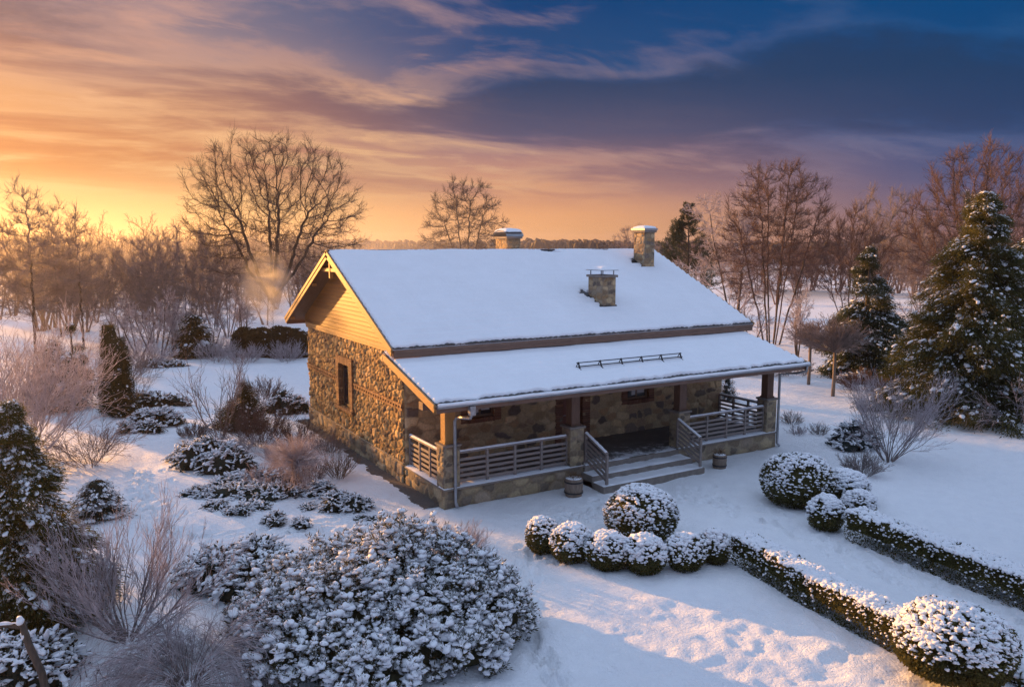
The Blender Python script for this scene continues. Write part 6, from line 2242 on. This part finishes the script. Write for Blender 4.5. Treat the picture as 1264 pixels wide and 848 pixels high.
    crown_tree(first, 220, [(0, 0, 6.6, 2.5, 2.5, 4.6), (0, 0, 9.0, 1.6, 1.6, 3.6), (0.4, 0.3, 4.6, 3.0, 3.0, 2.6)], 950, trunk, 0.38, 0.012, 0.42, tw_n=5, tw_len=0.7, tw_r=0.009, mats=('bark', 'twig_pale'), rmax=0.15, shell=0.55, tw2=2, up=0.16)
    copies_of(first, [
        (104, 432, 1.3, 0.86, 'gold lit tree with a forked look, second in from the view edge'),
        (-12, 440, 4.2, 0.93, 'tree cut by the edge of the view beside the slender gold lit one'),
        (76, 416, 2.6, 0.95, 'paler tree in the mist between the two gold lit ones')], 'frosted trees in the sun beyond the garden')
    g = base_of(228, 430)
    second = thing('bare_tree', g, 'dense bushy leafless tree between the sun glow and the great tree', 'tree', 'bushy bare trees behind the garden lawn')
    trunk = []
    rg = R0(221)
    for q in range(7):
        a = q * 2.399
        sp_ = 0.7 + 0.7 * rg.uniform()
        trunk.append([(0.25 * math.cos(a), 0.25 * math.sin(a), -0.1), (sp_ * math.cos(a), sp_ * math.sin(a), 1.8), (1.9 * sp_ * math.cos(a), 1.9 * sp_ * math.sin(a), 4.6 + 2.2 * rg.uniform())])
    crown_tree(second, 221, [(0, 0, 5.6, 3.6, 3.6, 4.0), (1.4, 0.8, 4.6, 2.8, 2.8, 3.2), (-1.6, -0.6, 4.4, 2.8, 2.8, 3.0)], 1200, trunk, 0.38, 0.011, 0.43, tw_n=5, tw_len=0.7, tw_r=0.009, mats=('bark', 'twig_pale'), rmax=0.15, shell=0.5, tw2=2, up=0.1)
    copies_of(second, [
        (190, 424, 2.0, 0.95, 'bushy leafless tree deep in the orange mist'),
        (150, 420, 3.3, 0.80, 'lower bushy tree in the orange mist near the thuja columns'),
        (282, 416, 5.1, 0.9, 'bushy tree just beside the trunk of the great tree'),
        (400, 414, 0.7, 0.85, 'bushy bare tree partly hidden by the gable roof')], 'bushy bare trees behind the garden lawn')
    g = base_of(196, 446)
    third = thing('frosted_tree', g, 'small dark stemmed frosty tree at the back of the lawn', 'tree', 'small frosted trees along the back of the lawn')
    rg = R0(222)
    sp = tree_spec(9, 8, 6, 0 or 4, 0, ang=(0.8, 0.7, 0.7, 0.7), lr=(0.5, 0.5, 0.5, 0.5), t0=0.3, trop=0.04, w=0.13, rmin=0.010, fall=0.4)
    bare_tree(third, rg, 4.5, stems(rg, 3, 0.5, 4.2, 0.075, 0.25, 0.3), sp, 1, MT['bark'], MT['twig_frost'])
    copies_of(third, [
        (216, 442, 1.2, 0.8, 'leaning small frosty tree next to the dark stemmed one'),
        (172, 440, 2.9, 0.9, 'small frosty tree near the far snow heaped mound'),
        (300, 424, 4.0, 0.9, 'small frosty tree above the brown green hedge'),
        (262, 432, 5.2, 0.7, 'smallest frosty tree beside the squat evergreen'),
        (984, 440, 0.4, 1.0, 'small frosty tree behind the umbrella trees'),
        (1096, 446, 2.2, 1.1, 'frosty tree between the dark evergreen and the huge conifer'),
        (925, 432, 1.7, 0.9, 'small frosty tree at the foot of the many stemmed tree')], 'small frosted trees along the back of the lawn')
    # little bare trees that stick up behind the roof
    copies_of(second, [
        (462, 345, 1.0, 0.95, 'tiny bare tree on the horizon between the gable peak and the ridge tree'),
        (782, 352, 2.1, 1.25, 'bushy bare tree behind the tall chimney'),
        (1090, 380, 4.4, 1.6, 'bushy bare tree in the haze behind the dark evergreen'),
        (1140, 392, 0.2, 1.2, 'bushy bare tree in the gap beside the huge conifer')], 'bare trees in the haze beyond the house')

    # woods too far and dense to count
    mbw = MB()
    rg = R0(300)
    protos = []
    for q in range(4):
        r2 = R0(310 + q)
        sp = [dict(K=5, w=0.06, trop=0.03, sides=4, rtip=0.3),
              dict(n=8, t0=0.2, ang=0.6, lr=0.5, rr=0.5, K=4, w=0.12, trop=0.05, sides=3, fall=0.5, rmin=0.03, rtip=0.4),
              dict(n=7, t0=0.2, ang=0.65, lr=0.5, rr=0.6, K=3, w=0.12, trop=0.03, sides=3, rmin=0.022, rtip=0.5),
              dict(n=5, t0=0.1, ang=0.7, lr=0.5, rr=0.7, K=2, w=0.12, sides=3, rmin=0.018, rtip=0.6)]
        sk = skeleton(r2, 1, sp, stems(r2, 4, 0.45, 10.0, 0.16, 0.6, 0.2))
        Vs, Qs, nn_ = [], [], 0
        for pts, rad, s_ in sk:
            V, Q = tubes(pts, rad, s_)
            Vs.append(V)
            Qs.append(Q + nn_)
            nn_ += len(V)
        protos.append((np.concatenate(Vs), np.concatenate(Qs)))
    spots = []
    for q in range(190):
        side = rg.uniform(0, 1)
        px = rg.uniform(-80, 420) if side < 0.54 else rg.uniform(830, 1330)
        dist = rg.uniform(80, 190) if side < 0.54 else rg.uniform(105, 230)
        d = FW * np.array((1, 1, 0)) + (px - CXP) / F_PX * R_
        p = CAM + d / np.linalg.norm(d) * dist
        spots.append((p[0], p[1], dist))
    for x, y, dist in spots:
        V, Q = protos[rg.integers(4)]
        a = rg.uniform(0, 6.28)
        s = rg.uniform(0.5, 0.95)
        Vr = np.stack([V[:, 0] * math.cos(a) - V[:, 1] * math.sin(a), V[:, 0] * math.sin(a) + V[:, 1] * math.cos(a), V[:, 2]], 1) * s
        mbw.add(Vr + np.array((x, y, -0.1)), Q)
    o = mbw.build('woods', MT['twig_woods'])
    tag(o, 'hazy leafless woods beyond the garden on either side of the house', 'woods', None, 'stuff')
    # far forest
    mbf = MB()
    rg = R0(320)
    V0, F0 = ICO1
    for q in range(9000):
        px = rg.uniform(-200, 1460)
        dist = rg.uniform(330, 1000) 
        h = rg.uniform(7, 11) * (0.62 + 0.45 * min(1, dist / 900)) * (1 + 0.35 * float(vnoise(np.array(px / 90.0), np.array(dist / 200.0), 7)))
        if float(vnoise(np.array(px / 160.0), np.array(dist / 90.0), 17)) < (-0.06 if dist < 750 else -0.6):
            continue
        d = FW * np.array((1, 1, 0)) + (px - CXP) / F_PX * R_
        p = CAM + d / np.linalg.norm(d) * dist
        V, Fc = BLOBS[rg.integers(6)]
        w = h * rg.uniform(0.22, 0.36)
        mbf.add(V * np.array((w, w, h * 0.55)) + np.array((p[0], p[1], h * 0.45)), None, Fc, 0, False)
    tag(mbf.build('forest', MT['forest']), 'misty forest along the whole horizon', 'forest', None, 'stuff')
    # a farmhouse roof far out on the plain
    d = FW * np.array((1, 1, 0)) + (492 - CXP) / F_PX * R_
    p = CAM + d / np.linalg.norm(d) * 260
    p[2] = 0
    o = thing('farmhouse', p, 'tiny white roofed farmhouse far out on the plain beyond the ridge', 'house', None, 0.5)
    mb = MB()
    box(mb, -4, 4, -3, 3, -0.1, 4.0, 0.02)
    mb.build('wall', MT['far_wall'], o)
    mb = MB()
    V = [(x, y, z) for x in (-4.4, 4.4) for y, z in ((-3.5, 3.8), (0, 6.2), (3.5, 3.8))]
    mb.add(V, [(0, 1, 4, 3), (1, 2, 5, 4), (0, 3, 5, 2)], [(0, 2, 1), (3, 4, 5)])
    mb.build('roof', MT['snow'], o)


trees()


def smoke(px, py, dist_base, w, h, label, dens, name='smoke_plume', lean=0.5, lift=0.4):
    g = base_of(*dist_base)
    k = mpp(g)
    o = tag(bpy.data.objects.new(name, None), label, 'smoke')
    C.objects.link(o)
    o.location = (g[0], g[1], 0)
    o.rotation_euler = (0, 0, HEAD - math.pi / 2)
    rg = np.random.default_rng(7)
    V, Fc = ICO3
    V = V.copy()
    n = 0.35 * (fbm(V[:, 0] * 1.6 + V[:, 2], V[:, 1] * 1.6 + 3, 3, 5))
    V = V * (1 + n)[:, None]
    z = V[:, 2]
    V = V * np.array((w, w * 0.8, h)) * (1 + 0.15 * z)[:, None]
    V[:, 0] += lean * z
    V[:, 2] += h + lift
    mb = MB()
    mb.add(V, None, Fc, 0, True)
    m = bpy.data.materials.new(name)
    m.use_nodes = True
    t = NT(m.node_tree)
    m.node_tree.nodes.remove(m.node_tree.nodes['Principled BSDF'])
    v = t.n('ShaderNodeVolumePrincipled')
    tc = t.n('ShaderNodeTexCoord').outputs['Object']
    nz = t.noise(t.mapping(tc, (1, 1, 0.7)), 0.6, 4.0, 0.6, 1.2)
    # thin out toward the skin of the plume
    q = t.mapping(tc, (1 / w, 1 / (w * 0.8), 1 / h), (0, 0, 0), (0, 0, -(h + lift) / h))
    ln_ = t.n('ShaderNodeVectorMath', operation='LENGTH')
    t.l(q, ln_.inputs[0])
    soft = t.math('SUBTRACT', 1.0, t.smooth(ln_.outputs['Value'], 0.05, 0.95))
    t.l(t.math('MULTIPLY', t.math('MULTIPLY', t.smooth(nz, 0.34, 0.78), soft), dens), v.inputs['Density'])
    v.inputs['Color'].default_value = (0.96, 0.93, 0.90, 1)
    v.inputs['Anisotropy'].default_value = 0.65
    t.l(v.outputs[0], m.node_tree.nodes['Material Output'].inputs['Volume'])
    mb.build('smoke', m, o)


smoke(0, 0, (332, 432), 2.6, 4.0, 'warm lit smoke drifting up beside the gable from behind the hedge', 2.6, lean=-1.3)


def mist():
    """low sunlit mist lying in the woods on the sunny side"""
    d = FW * np.array((1, 1, 0)) + (120 - CXP) / F_PX * R_
    d = d / np.linalg.norm(d)
    p = CAM + d * 118
    o_mb = MB()
    box(o_mb, -75, 75, -62, 62, 0.3, 17.0, 0.01)
    m = bpy.data.materials.new('mist')
    m.use_nodes = True
    t = NT(m.node_tree)
    m.node_tree.nodes.remove(m.node_tree.nodes['Principled BSDF'])
    v = t.n('ShaderNodeVolumePrincipled')
    tc = t.n('ShaderNodeTexCoord').outputs['Object']
    sp = t.n('ShaderNodeSeparateXYZ')
    t.l(tc, sp.inputs[0])
    x, y, z = sp.outputs
    e = t.math('ADD', t.math('POWER', t.math('MULTIPLY', x, 1 / 75.0), 2.0), t.math('POWER', t.math('MULTIPLY', y, 1 / 62.0), 2.0))
    k = t.math('SUBTRACT', 1.0, t.smooth(e, 0.25, 1.0))
    k = t.math('MULTIPLY', k, t.math('SUBTRACT', 1.0, t.smooth(z, 3.0, 16.5)))
    nz = t.noise(tc, 0.045, 2.0, 0.5)
    k = t.math('MULTIPLY', k, t.smooth(nz, 0.25, 0.75))
    t.l(t.math('MULTIPLY', k, MIST_D), v.inputs['Density'])
    v.inputs['Color'].default_value = (1.0, 0.93, 0.86, 1)
    v.inputs['Anisotropy'].default_value = 0.6
    t.l(v.outputs[0], m.node_tree.nodes['Material Output'].inputs['Volume'])
    o = o_mb.build('mist', m)
    o.location = (p[0], p[1], 0)
    o.rotation_euler = (0, 0, HEAD - math.pi / 2 + 0.4)
    tag(o, 'low sunlit mist lying among the trees on the sunny side', 'mist', None, 'stuff')


MIST_D = 0.0075
mist()
